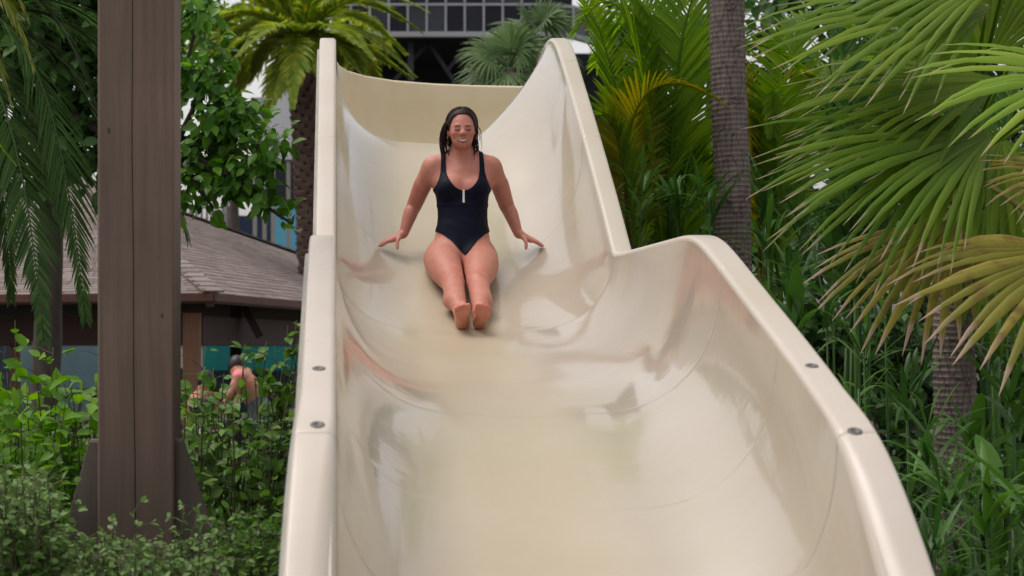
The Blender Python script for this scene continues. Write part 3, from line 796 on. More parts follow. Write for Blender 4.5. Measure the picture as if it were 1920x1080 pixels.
tag(post, 'tall weathered brown timber post with splayed side plates at its foot', 'post')
xs_top, zt = P(182, 0, PD)[0], 4.6
xl, xr = P(183, 0, PD)[0], P(318, 0, PD)[0]; xe = P(327, 0, PD)[0]
xm0, xm1 = P(244, 0, PD)[0], P(255, 0, PD)[0]
# two planks with an uneven split between them, built as strips so the gap wanders
def plank(xa, xb, wander_a, wander_b, y0, y1):
    zs = np.linspace(-0.1, zt, 60); V = []; Fc = []
    for z in zs:
        t_ = z / zt; a = xa(t_) + (0.0022 * math.sin(z * 2.1) + 0.0012 * math.sin(z * 7.3) if wander_a else 0); b = xb(t_) + (0.0022 * math.sin(z * 2.1) + 0.0012 * math.sin(z * 7.3) if wander_b else 0)
        ea = 0.0018 if wander_a else 0.007; eb = 0.0018 if wander_b else 0.007
        V += [(a, y1, z), (a, y0 + ea, z), (a + ea, y0, z), (b - eb, y0, z), (b, y0 + eb, z), (b, y1, z)]
    n = 6
    for i in range(len(zs) - 1):
        for k in range(n - 1): Fc.append((i * n + k, i * n + k + 1, (i + 1) * n + k + 1, (i + 1) * n + k))
    Fc = [f for f in Fc]
    return V, Fc
seam = lambda t_: xm1 + (xm0 - xm1) * t_
V, Fc = plank(lambda t_: xl, lambda t_: seam(t_) - 0.0012, False, True, PD, PD + 0.3); mesh_obj('plank', V, Fc, M_POST, post, smooth=False)
V, Fc = plank(lambda t_: seam(t_) + 0.0012, lambda t_: xr + 0.017, True, False, PD + 0.0005, PD + 0.3); mesh_obj('plank', V, Fc, M_POST, post, smooth=False)
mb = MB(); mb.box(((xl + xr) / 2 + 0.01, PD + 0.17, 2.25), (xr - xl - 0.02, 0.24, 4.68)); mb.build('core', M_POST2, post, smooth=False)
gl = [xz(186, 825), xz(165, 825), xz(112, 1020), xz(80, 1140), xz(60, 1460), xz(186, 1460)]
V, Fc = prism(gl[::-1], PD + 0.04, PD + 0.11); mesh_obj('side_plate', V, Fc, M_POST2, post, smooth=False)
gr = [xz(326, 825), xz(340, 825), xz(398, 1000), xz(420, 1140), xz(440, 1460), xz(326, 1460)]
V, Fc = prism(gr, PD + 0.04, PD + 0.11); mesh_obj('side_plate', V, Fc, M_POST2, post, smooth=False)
for px, py, r in ((304, 592, 0.007), (289, 296, 0.003), (204, 245, 0.008)):   # knots
    x, z = xz(px, py); n = 12; V = [(x, PD - 0.0012, z)] + [(x + r * .7 * math.cos(2 * math.pi * k / n), PD - 0.0004, z + 1.5 * r * math.sin(2 * math.pi * k / n)) for k in range(n)]
    mesh_obj('knot', V, [(0, 1 + (k + 1) % n, 1 + k) for k in range(n)], plain('knot_wood', (0.075, 0.05, 0.04), 0.8), post)

# ------------------------------------------------------------------ shingled pavilion behind the shrubs
EZ = 0.588
cA, cB, cC, cD = (np.array(p) for p in ((-1.38, 21.0), (2.96, 38.8), (-7.2, 41.3), (-11.54, 23.46)))
apex = np.array([-4.3, 31.1, ZC + 2.80])
def c3(p, z): return np.array([p[0], p[1], ZC + z])
pav = empty('pavilion', (-4.3, 31.1, 0)); tag(pav, 'open pavilion with a grey shingled hip roof and dark wooden frame', 'pavilion')
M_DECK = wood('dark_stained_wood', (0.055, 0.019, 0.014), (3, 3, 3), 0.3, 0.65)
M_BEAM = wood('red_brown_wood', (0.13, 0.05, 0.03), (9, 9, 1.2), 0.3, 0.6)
M_PPOST = wood('tan_pavilion_post', (0.27, 0.135, 0.08), (14, 14, 1), 0.25, 0.6)
ctr = np.array([apex[0], apex[1]])
rv = [c3(cA, EZ), c3(cB, EZ), c3(cC, EZ), c3(cD, EZ), apex] ; lowv = [v - np.array([0, 0, 0.10]) for v in rv]
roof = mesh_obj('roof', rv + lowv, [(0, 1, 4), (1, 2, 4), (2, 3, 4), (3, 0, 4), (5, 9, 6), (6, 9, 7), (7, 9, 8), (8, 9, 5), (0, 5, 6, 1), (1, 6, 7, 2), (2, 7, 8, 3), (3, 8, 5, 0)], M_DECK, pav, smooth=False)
def shingle_mat():
    m, n, b = mat_new('grey_asphalt_shingle')
    ge = nd(n, 'ShaderNodeNewGeometry')
    r = ramp(n, [(0.0, (0.14, 0.108, 0.096)), (0.5, (0.18, 0.142, 0.128)), (1.0, (0.22, 0.178, 0.16))]); n.links.new(ge.outputs['Random Per Island'], r.inputs[0])
    tc = nd(n, 'ShaderNodeTexCoord'); no = nd(n, 'ShaderNodeTexNoise', Scale=60.0, Detail=4.0); n.links.new(tc.outputs['Object'], no.inputs['Vector'])
    r2 = ramp(n, [(0.3, (0.8, 0.8, 0.8)), (0.7, (1.15, 1.15, 1.15))]); n.links.new(no.outputs['Fac'], r2.inputs[0])
    mx = nd(n, 'ShaderNodeMix', data_type='RGBA', blend_type='MULTIPLY'); mx.inputs[0].default_value = 1
    n.links.new(r.outputs[0], mx.inputs[6]); n.links.new(r2.outputs[0], mx.inputs[7]); n.links.new(mx.outputs[2], b.inputs['Base Color']); b.inputs['Roughness'].default_value = 0.9
    return m
M_SH = shingle_mat()
def shingles(a, b, top):
    a, b, top = (np.array(x, float) for x in (a, b, top)); e = unit(b - a); Le = np.linalg.norm(b - a)
    k = (top - a) @ e; foot = a + e * k; up = top - foot; Lu = np.linalg.norm(up); up /= Lu; nn = np.cross(e, up); nn = nn if nn[2] > 0 else -nn
    mb = MB(); step = 0.145; rows = int(Lu / step); rs = random.Random(5)
    for r in range(rows):
        v = r * step; f0 = v / Lu; x0 = k * f0; x1 = Le - (Le - k) * f0
        x = x0 - rs.uniform(0, 0.3)
        while x < x1:
            wd = rs.uniform(0.2, 0.42); xa, xb = max(x, x0), min(x + wd - 0.012, x1); x += wd
            if xb - xa < 0.03: continue
            dv = rs.uniform(-0.006, 0.006); t0 = rs.uniform(0.016, 0.022)
            q = [a + e * xa + up * (v + dv) + nn * t0, a + e * xb + up * (v + dv) + nn * t0, a + e * xb + up * (v + step + .03) + nn * 0.012, a + e * xa + up * (v + step + .03) + nn * 0.012, a + e * xa + up * (v + dv) + nn * 0.004, a + e * xb + up * (v + dv) + nn * 0.004]
            mb.add(q, [(0, 1, 2, 3), (4, 5, 1, 0)])
    return mb
for (a, b) in ((0, 1), (3, 0)):
    s_ = shingles(rv[a], rv[b], rv[4]).build('shingles', M_SH, roof, smooth=False); s_['kind'] = 'stuff'
mb = MB()
for i in (0, 1):                                  # hip caps
    a, b = rv[i], rv[4]; n_ = 34
    for k in range(n_):
        p = a + (b - a) * k / n_; q = a + (b - a) * (k + 1.08) / n_; mb.bar(p + np.array([0, 0, 0.035]), q + np.array([0, 0, 0.025]), 0.24, 0.02)
mb.build('hip_cap', M_SH, roof, smooth=False)
def edge_bar(i, j, z, wd, ht, name, mat, inset=0.0, par=pav):
    a = np.array([*([cA, cB, cC, cD][i] + (ctr - [cA, cB, cC, cD][i]) * inset), ZC + z]); b = np.array([*([cA, cB, cC, cD][j] + (ctr - [cA, cB, cC, cD][j]) * inset), ZC + z])
    mb = MB(); mb.bar(a, b, wd, ht); return mb.build(name, mat, par, smooth=False)
for i, j in ((0, 1), (3, 0)):
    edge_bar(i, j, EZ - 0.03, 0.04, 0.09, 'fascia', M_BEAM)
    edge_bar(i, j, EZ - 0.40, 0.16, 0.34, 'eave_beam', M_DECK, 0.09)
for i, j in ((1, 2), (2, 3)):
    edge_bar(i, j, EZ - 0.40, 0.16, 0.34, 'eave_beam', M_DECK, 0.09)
# posts
def pt(i, inset): c = [cA, cB, cC, cD][i]; return c + (ctr - c) * inset
def ppost(xy, name='pavilion_post'):
    mb = MB(); mb.box((xy[0], xy[1], (ZC + EZ - 0.2) / 2), (0.2, 0.2, ZC + EZ - 0.2)); mb.build('post', M_PPOST, pav, smooth=False)
q = P(360, 650, 21.55)
ppost(q[:2])
for xy in (pt(1, 0.09), pt(2, 0.09), pt(3, 0.09), pt(0, 0.09) * .5 + pt(1, .09) * .5, pt(3, .09) * .5 + pt(0, .09) * .5): ppost(xy)
# braces, lamp box, rails
mb = MB(); mb.bar(P(455, 568, 23.4), P(488, 632, 23.4), 0.1, 0.16, up=(0, 1, 0)); mb.build('brace', M_DECK, pav, smooth=False)
for px, py in ((394, 568),):
    mb = MB(); mb.box(P(px, py, 21.9), (0.09, 0.09, 0.10)); mb.build('lamp_box', plain('pale_lamp_box', (0.4, 0.36, 0.33), 0.5), pav, smooth=False)
for (a, b, D) in (((-60, 738), (190, 738), 25.0), ((330, 735), (600, 738), 24.5)):
    mb = MB(); mb.bar(P(*a, D), P(*b, D), 0.06, 0.13); mb.build('rail', M_BEAM, pav, smooth=False)
mb = MB(); mb.bar(P(-60, 800, 25.05), P(190, 800, 25.05), 0.06, 0.10); mb.build('rail', M_BEAM, pav, smooth=False)
mb = MB(); mb.box((-4.3, 31.1, 0.06), (9, 12, 0.12), Matrix.Rotation(-0.24, 3, 'Z')); mb.build('floor_slab', plain('dark_concrete', (0.08, 0.07, 0.065), 0.8), pav, smooth=False)
# screens seen through the pavilion
def board(name, px0, px1, py0, py1, D, mat, label, cat, frame=None, thick=0.12, post_to_ground=True):
    a = P(px0, py1, D); b = P(px1, py0, D); o = empty(name, ((a[0] + b[0]) / 2, D, 0)); tag(o, label, cat)
    mb = MB(); mb.box(((a[0] + b[0]) / 2, D, (a[2] + b[2]) / 2), (b[0] - a[0], thick, b[2] - a[2])); mb.build('panel', mat, o, smooth=False)
    if post_to_ground and a[2] > 0.1:
        for x in (a[0] + 0.1, b[0] - 0.1):
            mb = MB(); mb.box((x, D + 0.13, b[2] / 2), (0.1, 0.1, b[2])); mb.build('post', M_STEEL, o, smooth=False)
    return o, a, b
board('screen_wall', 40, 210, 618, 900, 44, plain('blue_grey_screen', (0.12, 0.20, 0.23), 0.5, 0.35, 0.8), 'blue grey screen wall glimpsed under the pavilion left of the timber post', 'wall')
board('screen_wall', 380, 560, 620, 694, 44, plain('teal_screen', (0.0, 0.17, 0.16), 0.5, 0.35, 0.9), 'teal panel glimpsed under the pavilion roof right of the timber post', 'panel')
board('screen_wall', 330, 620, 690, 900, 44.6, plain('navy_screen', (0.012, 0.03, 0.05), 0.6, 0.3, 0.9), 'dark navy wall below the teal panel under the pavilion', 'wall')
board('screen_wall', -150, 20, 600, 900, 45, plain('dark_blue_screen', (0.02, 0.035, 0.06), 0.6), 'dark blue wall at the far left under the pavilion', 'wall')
# things beyond the roof
board('storage_box', 408, 516, 409, 520, 52, plain('navy_panel', (0.014, 0.028, 0.075), 0.5, 0.25, 0.6), 'navy blue box standing behind the pavilion roof', 'box', thick=2.0)
board('blue_panel', 514, 556, 384, 520, 51, plain('light_blue_paint', (0.12, 0.42, 0.60), 0.45, 0.18, 0.5), 'light blue panel beside the navy box behind the roof', 'panel', thick=0.5)
board('white_board', 504, 548, 157, 300, 46, plain('white_paint', (0.62, 0.64, 0.68), 0.5, 0.08, 0.4), 'pale grey white board beside the date palm trunk', 'board', thick=0.3)
board('white_board', 470, 503, 184, 300, 47, plain('pale_paint', (0.50, 0.53, 0.58), 0.5, 0.08, 0.4), 'lower pale board just left of the taller white board', 'board', thick=0.3)
# iron railing above the roof ridge
ra = empty('iron_railing', P(385, 420, 48) * np.array([1, 1, 0])); tag(ra, 'thin grey iron railing beyond the pavilion roof', 'railing')
M_IRON = plain('grey_iron', (0.10, 0.085, 0.085), 0.5)
for i, px in enumerate(range(318, 436, 10)):
    q0, q1 = P(px, 470, 48), P(px, 388, 48); mb = MB(); mb.tube([q0, q1], 0.035 if i % 4 else 0.06, 6); mb.build('bar', M_IRON, ra)
mb = MB(); mb.bar(P(312, 389, 48), P(436, 389, 48), 0.05, 0.05); mb.build('top_rail', M_IRON, ra, smooth=False)
mb = MB(); mb.tube([P(424, 470, 48) * np.array([1, 1, 0]), P(424, 335, 48)], 0.07, 8); mb.build('mast', M_IRON, ra)
mb = MB(); mb.tube([P(318, 470, 48.1) * np.array([1, 1, 0]), P(318, 470, 48.1)], 0.07, 8); mb.build('support', M_IRON, ra)
mb = MB(); mb.bar(P(312, 470, 48), P(436, 470, 48), 0.12, 0.3); mb.build('deck_edge', M_IRON, ra, smooth=False)

# ------------------------------------------------------------------ glass fronted building at the top
BD = 100.0
bd = empty('glass_building', P(900, 650, BD) * np.array([1, 1, 0])); tag(bd, 'dark glass fronted building with a pale floor edge, far behind the slide', 'building')
M_FR = plain('grey_aluminium', (0.42, 0.43, 0.47), 0.4, 0.1, 0.5); M_SLAB = plain('pale_concrete', (0.40, 0.40, 0.42), 0.7, 0.12, 0.3)
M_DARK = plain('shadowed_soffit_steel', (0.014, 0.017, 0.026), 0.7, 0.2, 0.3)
def glass(name, c):
    m = plain(name, c, 0.25, 0.3, 0.4); m.node_tree.nodes['Principled BSDF'].inputs['Specular IOR Level'].default_value = 0.2; return m
G = [glass('dark_glass', (0.012, 0.014, 0.02)), glass('smoky_glass', (0.05, 0.055, 0.065)), glass('blue_grey_glass', (0.022, 0.026, 0.036))]
def bx(x):        # facade line: straight, then bending away to the right
    px = x
    if px <= 1040: return P(px, 0, BD)[0], BD
    d = (px - 1040) / 170.0
    D = BD + 14 * d * d; return (px - VX) / F * D, D
def facade_z(py): return ZC + (VY - py) / F * BD
edges = list(np.arange(622, 1041, 35.6)) + [1075, 1106, 1134, 1160, 1184, 1206]
rs = random.Random(11)
for i in range(len(edges) - 1):
    (xa, ya), (xb, yb) = bx(edges[i]), bx(edges[i + 1])
    rows = [(11.0, 60.0)] + ([(-60, 6.0)] if edges[i] < 1040 else [])
    for py0, py1 in rows:
        z1, z0 = facade_z(py0), facade_z(py1)
        mesh_obj('window', [(xa + .06, ya, z0), (xb - .06, yb, z0), (xb - .06, yb, z1), (xa + .06, ya, z1)], [(0, 1, 2, 3)], G[rs.choice([0, 0, 2, 2, 1])], bd, smooth=False)
        mb = MB(); mb.box((xa, ya - 0.03, (z0 + z1) / 2), (0.10, 0.16, z1 - z0)); mb.build('mullion', M_FR, bd, smooth=False)
    for py, h_, m_, nm, dp in ((8.5, 0.12, M_FR, 'transom', 0.1), (61.0, 0.08, M_FR, 'transom', 0.1), (65.8, 0.22, M_SLAB, 'floor_edge', 0.35)):
        a = np.array([xa, ya - 0.02, facade_z(py)]); b = np.array([xb, yb - 0.02, facade_z(py)])
        mb = MB(); mb.bar(a, b, dp, h_); mb.build(nm, m_, bd, smooth=False)
a, b = bx(622), bx(1206)
zt_, zb_ = 58.0, facade_z(70)  # unseen upper storeys, extended to darken the reflections in the slide
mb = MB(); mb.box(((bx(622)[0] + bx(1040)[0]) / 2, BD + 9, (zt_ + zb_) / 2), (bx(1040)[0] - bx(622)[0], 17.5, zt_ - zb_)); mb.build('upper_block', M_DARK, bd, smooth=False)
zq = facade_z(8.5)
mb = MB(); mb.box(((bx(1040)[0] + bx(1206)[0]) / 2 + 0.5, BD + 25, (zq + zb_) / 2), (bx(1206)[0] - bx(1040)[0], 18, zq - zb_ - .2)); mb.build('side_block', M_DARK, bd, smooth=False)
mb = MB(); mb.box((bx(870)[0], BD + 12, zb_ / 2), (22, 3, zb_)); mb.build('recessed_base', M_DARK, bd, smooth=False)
M_BRC = plain('dark_column_steel', (0.05, 0.055, 0.07), 0.6)
for px in (772, 1012):
    mb = MB(); x = bx(px)[0]; mb.box((x, BD + 1.5, zb_ / 2), (0.3, 0.3, zb_)); mb.build('column', M_BRC, bd, smooth=False)
for p0, p1 in (((740, 150), (800, 84)), ((806, 84), (850, 150)), ((880, 84), (840, 130))):
    mb = MB(); mb.bar(P(*p0, BD + 2), P(*p1, BD + 2), 0.2, 0.2); mb.build('brace', plain('grey_brace', (0.03, 0.034, 0.045), 0.6), bd, smooth=False)
# pale curved flume glimpsed through the palms on the right
fl = empty('pale_canopy', P(1250, 650, 13.5) * np.array([1, 1, 0])); tag(fl, 'cream curved flume edge glimpsed through palm fronds on the right', 'flume')
rings = []
for k in range(15):
    a = k / 14; c = P(1165 + 150 * a, 212 + 40 * a + 10 * math.sin(a * 3), 13.2 + 0.5 * a)
    rings.append([c + np.array([0, -0.05 + .02 * math.cos(j), 0.10 - 0.22 * j / 6 ]) + np.array([0, 0.5 * (j / 6) ** 2 - (0.0), 0]) for j in range(7)])
V, Fc = sweep(rings); mesh_obj('channel', V, Fc, M_RIM, fl)
for a in (P(1185, 240, 13.75), P(1300, 268, 14.1)):
    mb = MB(); mb.tube([a * np.array([1, 1, 0]), a + np.array([0, 0.1, 0.03])], 0.06, 8); mb.build('support_leg', M_BRC, fl)

# ------------------------------------------------------------------ plants
rnd = random.Random(21)
UP = np.array([0, 0, 1.0])
def frond(mb, pts, n, length, width, ang=55, vee=0.35, droop=0.25, start=0.12, lean=None, jit=0.12, end_len=0.35, stem_r=0.014, normal=None):
    """Feather palm frond along a polyline: a tapering rib and two rows of folded leaflets."""
    pts = np.asarray(pts, float)
    seg = np.concatenate([[0], np.cumsum(np.linalg.norm(np.diff(pts, axis=0), axis=1))]); Lg = seg[-1]
    T = np.gradient(pts, axis=0); T /= np.linalg.norm(T, axis=1)[:, None]
    mb.tube(pts, np.linspace(stem_r, stem_r * 0.2, len(pts)), 5)
    at = lambda A, s: np.array([np.interp(s, seg, A[:, k]) for k in range(3)])
    ca, sa = math.cos(math.radians(ang)), math.sin(math.radians(ang))
    for i in range(n):
        f = start + (1 - start) * (i + 0.5) / n; p = at(pts, f * Lg); t_ = unit(at(T, f * Lg))
        ref = normal if normal is not None else UP
        sd_ = np.cross(t_, ref); sd_ = unit(sd_) if np.linalg.norm(sd_) > 0.05 else np.array([1.0, 0, 0]); nn = np.cross(sd_, t_)
        q = (f - start) / (1 - start)
        ln = length * (0.55 + 0.45 * math.sin(math.pi * min(1, q * 1.1 + 0.12))) * (1 - (1 - end_len) * max(0, q - 0.55) / 0.45)
        for s in (-1, 1):
            l_ = ln * (1 + rnd.uniform(-jit, jit)); fw = ca + (0.5 * q) ; d = unit(t_ * fw + sd_ * s * sa + nn * vee + np.array([rnd.uniform(-1, 1) for _ in range(3)]) * jit * 0.6)
            wv = unit(np.cross(d, nn)); nl = np.cross(wv, d)
            st = [(0.0, 0.35), (0.25, 1.0), (0.55, 0.9), (0.8, 0.55), (1.0, 0.02)]
            dr = droop * (1 + rnd.uniform(-.4, .6)) * l_
            V = []; tt = []
            for r, wd in st:
                c = p + d * r * l_ - UP * dr * r * r; hw = width * wd * 0.5
                V += [c - wv * hw, c - nl * hw * 0.35, c + wv * hw]; tt += [r, r, r]
            mb.add(V, [(a * 3 + k, a * 3 + k + 1, a * 3 + k + 4, a * 3 + k + 3) for a in range(4) for k in (0, 1)], tt)

def fan_leaf(mb, hub, axis, normal, R, spread=115, n=34, droop=0.25, split=0.5, cup=0.15, jit=0.03, tipdrop=0.1, wf=1.0, pet=None):
    hub = np.array(hub, float); d0 = unit(axis); nn = np.array(normal, float); nn = unit(nn - d0 * (nn @ d0)); sd_ = np.cross(d0, nn)
    da = 2 * math.radians(spread) / n
    for i in range(n):
        ph = -math.radians(spread) + da * (i + 0.5) + rnd.uniform(-.12, .12) * da
        Rl = R * (1 - 0.28 * (abs(ph) / math.radians(spread)) ** 2) * (1 + rnd.uniform(-jit, jit))
        d = d0 * math.cos(ph) + sd_ * math.sin(ph); w_ = unit(-d0 * math.sin(ph) + sd_ * math.cos(ph))
        st = [(0.03, 0), (0.25, 0), (split, 0), (split + (1 - split) * 0.35, 1), (split + (1 - split) * 0.7, 2), (1.0, 3)]
        dr = droop * R * (1 + rnd.uniform(-.25, .35)); tdr = tipdrop * R * rnd.uniform(0.2, 1.6)
        V = []; tt = []
        hws = split * Rl * math.tan(da / 2) * wf
        for r, k in st:
            hw = (r * Rl * math.tan(da / 2) * 1.02 * wf) if k == 0 else hws * (1.0, 0.85, 0.52, 0.03)[k]
            x = max(0, (r - split) / (1 - split))
            c = hub + d * r * Rl + nn * cup * R * (abs(ph) / 2) ** 2 * r - UP * (dr * r * r + tdr * x * x)
            fold = hw * 0.55
            V += [c - w_ * hw, c + nn * fold * (1 if i % 1 == 0 else -1), c + w_ * hw]; tt += [r] * 3
        mb.add(V, [(a * 3 + k, a * 3 + k + 1, a * 3 + k + 4, a * 3 + k + 3) for a in range(5) for k in (0, 1)], tt)
    if pet is not None:
        pet = np.array(pet, float); mb.tube(bez(pet, (pet + hub) / 2 + UP * 0.08, hub + d0 * 0.03, 8), np.linspace(0.016, 0.009, 8), 6)

LEAF_V = np.array([(0, 0, 0), (-0.26, 0.22, 0.05), (0, 0.25, -0.02), (0.26, 0.22, 0.05), (-0.33, 0.5, 0.06), (0, 0.52, -0.03), (0.33, 0.5, 0.06), (-0.18, 0.8, 0.0), (0, 0.8, -0.06), (0.18, 0.8, 0.0), (0, 1.06, -0.12)])
LEAF_F = [(0, 2, 1), (0, 3, 2), (1, 2, 5, 4), (2, 3, 6, 5), (4, 5, 8, 7), (5, 6, 9, 8), (7, 8, 10), (8, 9, 10)]
def leaf_frame(d, nrm):
    d = unit(d); x = np.cross(d, nrm); x = unit(x) if np.linalg.norm(x) > 0.02 else np.array([1.0, 0, 0]); z = np.cross(x, d)
    return np.stack([x, d, z], 1)
class Leaves:
    """Leaves of one plant: the ones that show largest become leaf objects, the rest one foliage mesh."""
    def __init__(s, mat, parent, aspect=1.0): s.items = []; s.mat = mat; s.parent = parent; s.asp = aspect
    def add(s, p, d, nrm, size): s.items.append((np.array(p, float), leaf_frame(d, nrm), size))
    def build(s, singles=100):
        it = sorted(s.items, key=lambda a: a[0][1] - a[2] * 3)
        me = None
        base = WLOC[s.parent.name]
        lv = LEAF_V * np.array([s.asp, 1, 1])
        for p, R, sz in it[:singles]:
            if me is None:
                me = bpy.data.meshes.new('leaf'); me.from_pydata(lv.tolist(), [], LEAF_F); me.materials.append(s.mat)
                me.polygons.foreach_set('use_smooth', [True] * len(me.polygons))
            o = bpy.data.objects.new('leaf', me); COL.objects.link(o); o.parent = s.parent
            M = Matrix([[*(R[i] * sz), (p - base)[i]] for i in range(3)] + [[0, 0, 0, 1]]); o.matrix_local = M
        rest = it[singles:]
        if rest:
            V = np.concatenate([p + (lv * sz) @ R.T for p, R, sz in rest]); n = len(lv)
            Fc = [tuple(k + n * i for k in f) for i in range(len(rest)) for f in LEAF_F]
            o = mesh_obj('foliage', V, Fc, s.mat, s.parent); o['kind'] = 'stuff'

M_STEM = plain('green_brown_stem', (0.085, 0.085, 0.035), 0.7, 0.3, 20)
M_BARK = plain('tree_bark', (0.075, 0.06, 0.05), 0.9, 0.35, 10, 0.6, stretch=(1, 1, 0.3))
def rv3(): return np.array([rnd.gauss(0, 1) for _ in range(3)])

def shrub(name, label, base, tips, size, per, mat, singles=80, spread=0.05, group=None, droop=0.2, lower=0.35, aspect=1.0, cat='shrub'):
    """Stems from the ground to each tip, leaves in pairs along the upper part and on side twigs."""
    base = np.array(base, float); o = empty(name, (base[0], base[1], 0)); tag(o, label, cat, group)
    mb = MB(); lv = Leaves(mat, o, aspect)
    for tp in tips:
        tp = np.array(tp, float); b0 = np.array([base[0] + (tp[0] - base[0]) * 0.6 + rnd.uniform(-.1, .1), base[1] + (tp[1] - base[1]) * 0.6, 0.0])
        mid = (b0 + tp) / 2 + rv3() * spread + (tp - b0) * 0.1; pts = bez(b0, mid, tp, 14)
        mb.tube(pts, np.linspace(0.009, 0.0018, 14), 5)
        for k in range(per):
            f = lower + (1 - lower) * (k + rnd.random()) / per; i = min(12, int(f * 13)); a = f * 13 - i
            p = pts[i] * (1 - a) + pts[i + 1] * a; t_ = unit(pts[i + 1] - pts[i])
            tw = rnd.random() < 0.6
            d = unit(np.cross(t_, rv3()) + t_ * 0.5 - UP * droop)
            if tw:
                q = p + d * rnd.uniform(0.02, 0.9) * spread * 2.2; mb.tube([p, (p + q) / 2 + UP * 0.006, q], [0.002, 0.0016, 0.001], 4, cap=False); p = q
            for s in range(rnd.choice([1, 2, 2])):
                d2 = unit(d + rv3() * 0.55 - UP * droop)
                lv.add(p, d2, unit(UP * 1.0 + np.array([0, -0.5, 0]) + rv3() * 0.45), size * rnd.uniform(0.65, 1.2))
    mb.build('stems', M_STEM, o); lv.build(singles)
    return o

def leafy_tree(name, label, base, blobs, size, count, mat, singles=0, group=None, trunk_r=0.08, hang=0.35, fork=None, aspect=1.0, cat='tree', trunk_pts=None):
    base = np.array(base, float); o = empty(name, base); tag(o, label, cat, group)
    mb = MB(); lv = Leaves(mat, o, aspect)
    top = np.array(fork, float) if fork is not None else np.mean([b[0] for b in blobs], axis=0)
    tpts = bez(base - UP * 0.05, (base + top) / 2 + np.array([trunk_r, 0, 0]), top, 12); mb.tube(tpts, np.linspace(trunk_r, trunk_r * 0.55, 12), 10, jitter=0.12)
    mb.build('trunk', M_BARK, o)
    mb = MB(); vol = [b[1][0] * b[1][1] * b[1][2] for b in blobs]; tot = sum(vol)
    for (c, r), v in zip(blobs, vol):
        c = np.array(c, float); r = np.array(r, float); st = tpts[rnd.randint(10, 11)]
        br = bez(st, (st + c) / 2 + UP * 0.15 * r[2], c, 9); mb.tube(br, np.linspace(trunk_r * 0.45, trunk_r * 0.14, 9), 6)
        m = max(12, int(count * v / tot)); k = 0
        while k < m:
            e = unit(rv3()) * r * (rnd.random() ** 0.4); tip = c + e; st2 = c + e * rnd.uniform(0.1, 0.5)
            pts = bez(st2, (st2 + tip) / 2 + UP * 0.05, tip, 5)
            mb.tube(pts, np.linspace(trunk_r * 0.07, 0.0015, 5), 4, cap=False)
            for j in range(rnd.randint(4, 8)):
                f = rnd.uniform(0.25, 1.0); p = pts[min(4, int(f * 4))] + rv3() * size * 0.5
                d = unit(unit(tip - st2) * 0.7 + rv3() * 0.55 - UP * hang); lv.add(p, d, unit(UP * 0.8 + np.array([0, -0.6, 0]) + rv3() * 0.5), size * rnd.uniform(0.6, 1.15)); k += 1
    mb.build('branches', M_BARK, o); lv.build(singles)
    return o

def trunk_mat(name, col, ring=True):
    m, n, b = mat_new(name)
    tc = nd(n, 'ShaderNodeTexCoord'); no = nd(n, 'ShaderNodeTexNoise', Scale=14.0, Detail=8.0, Roughness=0.7); n.links.new(tc.outputs['Object'], no.inputs['Vector'])
    mp = nd(n, 'ShaderNodeMapping'); mp.inputs['Scale'].default_value = (26, 26, 5); n.links.new(tc.outputs['Object'], mp.inputs[0])
    vo = nd(n, 'ShaderNodeTexVoronoi', feature='DISTANCE_TO_EDGE', Scale=1.0); n.links.new(mp.outputs[0], vo.inputs['Vector'])
    c = np.array(col); r = ramp(n, [(0.3, tuple(c * 0.7)), (0.7, tuple(c * 1.25))]); n.links.new(no.outputs['Fac'], r.inputs[0])
    r2 = ramp(n, [(0.0, (0.35, 0.33, 0.33)), (0.06, (1, 1, 1))]); n.links.new(vo.outputs['Distance'], r2.inputs[0])
    mx = nd(n, 'ShaderNodeMix', data_type='RGBA', blend_type='MULTIPLY'); mx.inputs[0].default_value = 0.8
    n.links.new(r.outputs[0], mx.inputs[6]); n.links.new(r2.outputs[0], mx.inputs[7]); n.links.new(mx.outputs[2], b.inputs['Base Color']); b.inputs['Roughness'].default_value = 0.9
    bp_ = nd(n, 'ShaderNodeBump', Strength=0.7, Distance=0.01); n.links.new(r2.outputs[0], bp_.inputs['Height']); n.links.new(bp_.outputs[0], b.inputs['Normal'])
    return m
M_PTRUNK = trunk_mat('ringed_palm_trunk', (0.21, 0.165, 0.15))
def ringed_trunk(o, a, b, r0, r1, step=0.034):
    """Palm trunk of uneven overlapping rings, each with a proud lower lip."""
    a = np.array(a, float); b = np.array(b, float); Ln = np.linalg.norm(b - a); n = int(Ln / step); pts = []; rad = []
    for i in range(n):
        for f, rr in ((0.0, 1.0), (0.55, 0.985), (0.86, 1.035), (0.99, 1.03)):
            t_ = (i + f) / n; wob = 0.006 * math.sin(t_ * 17) ; pts.append(a + (b - a) * t_ + np.array([wob, 0, 0])); rad.append((r0 + (r1 - r0) * t_) * rr * (1 + 0.012 * math.sin(i * 2.7)))
    mb = MB(); mb.tube(pts, rad, 22, jitter=0.02); mb.build('trunk', M_PTRUNK, o)

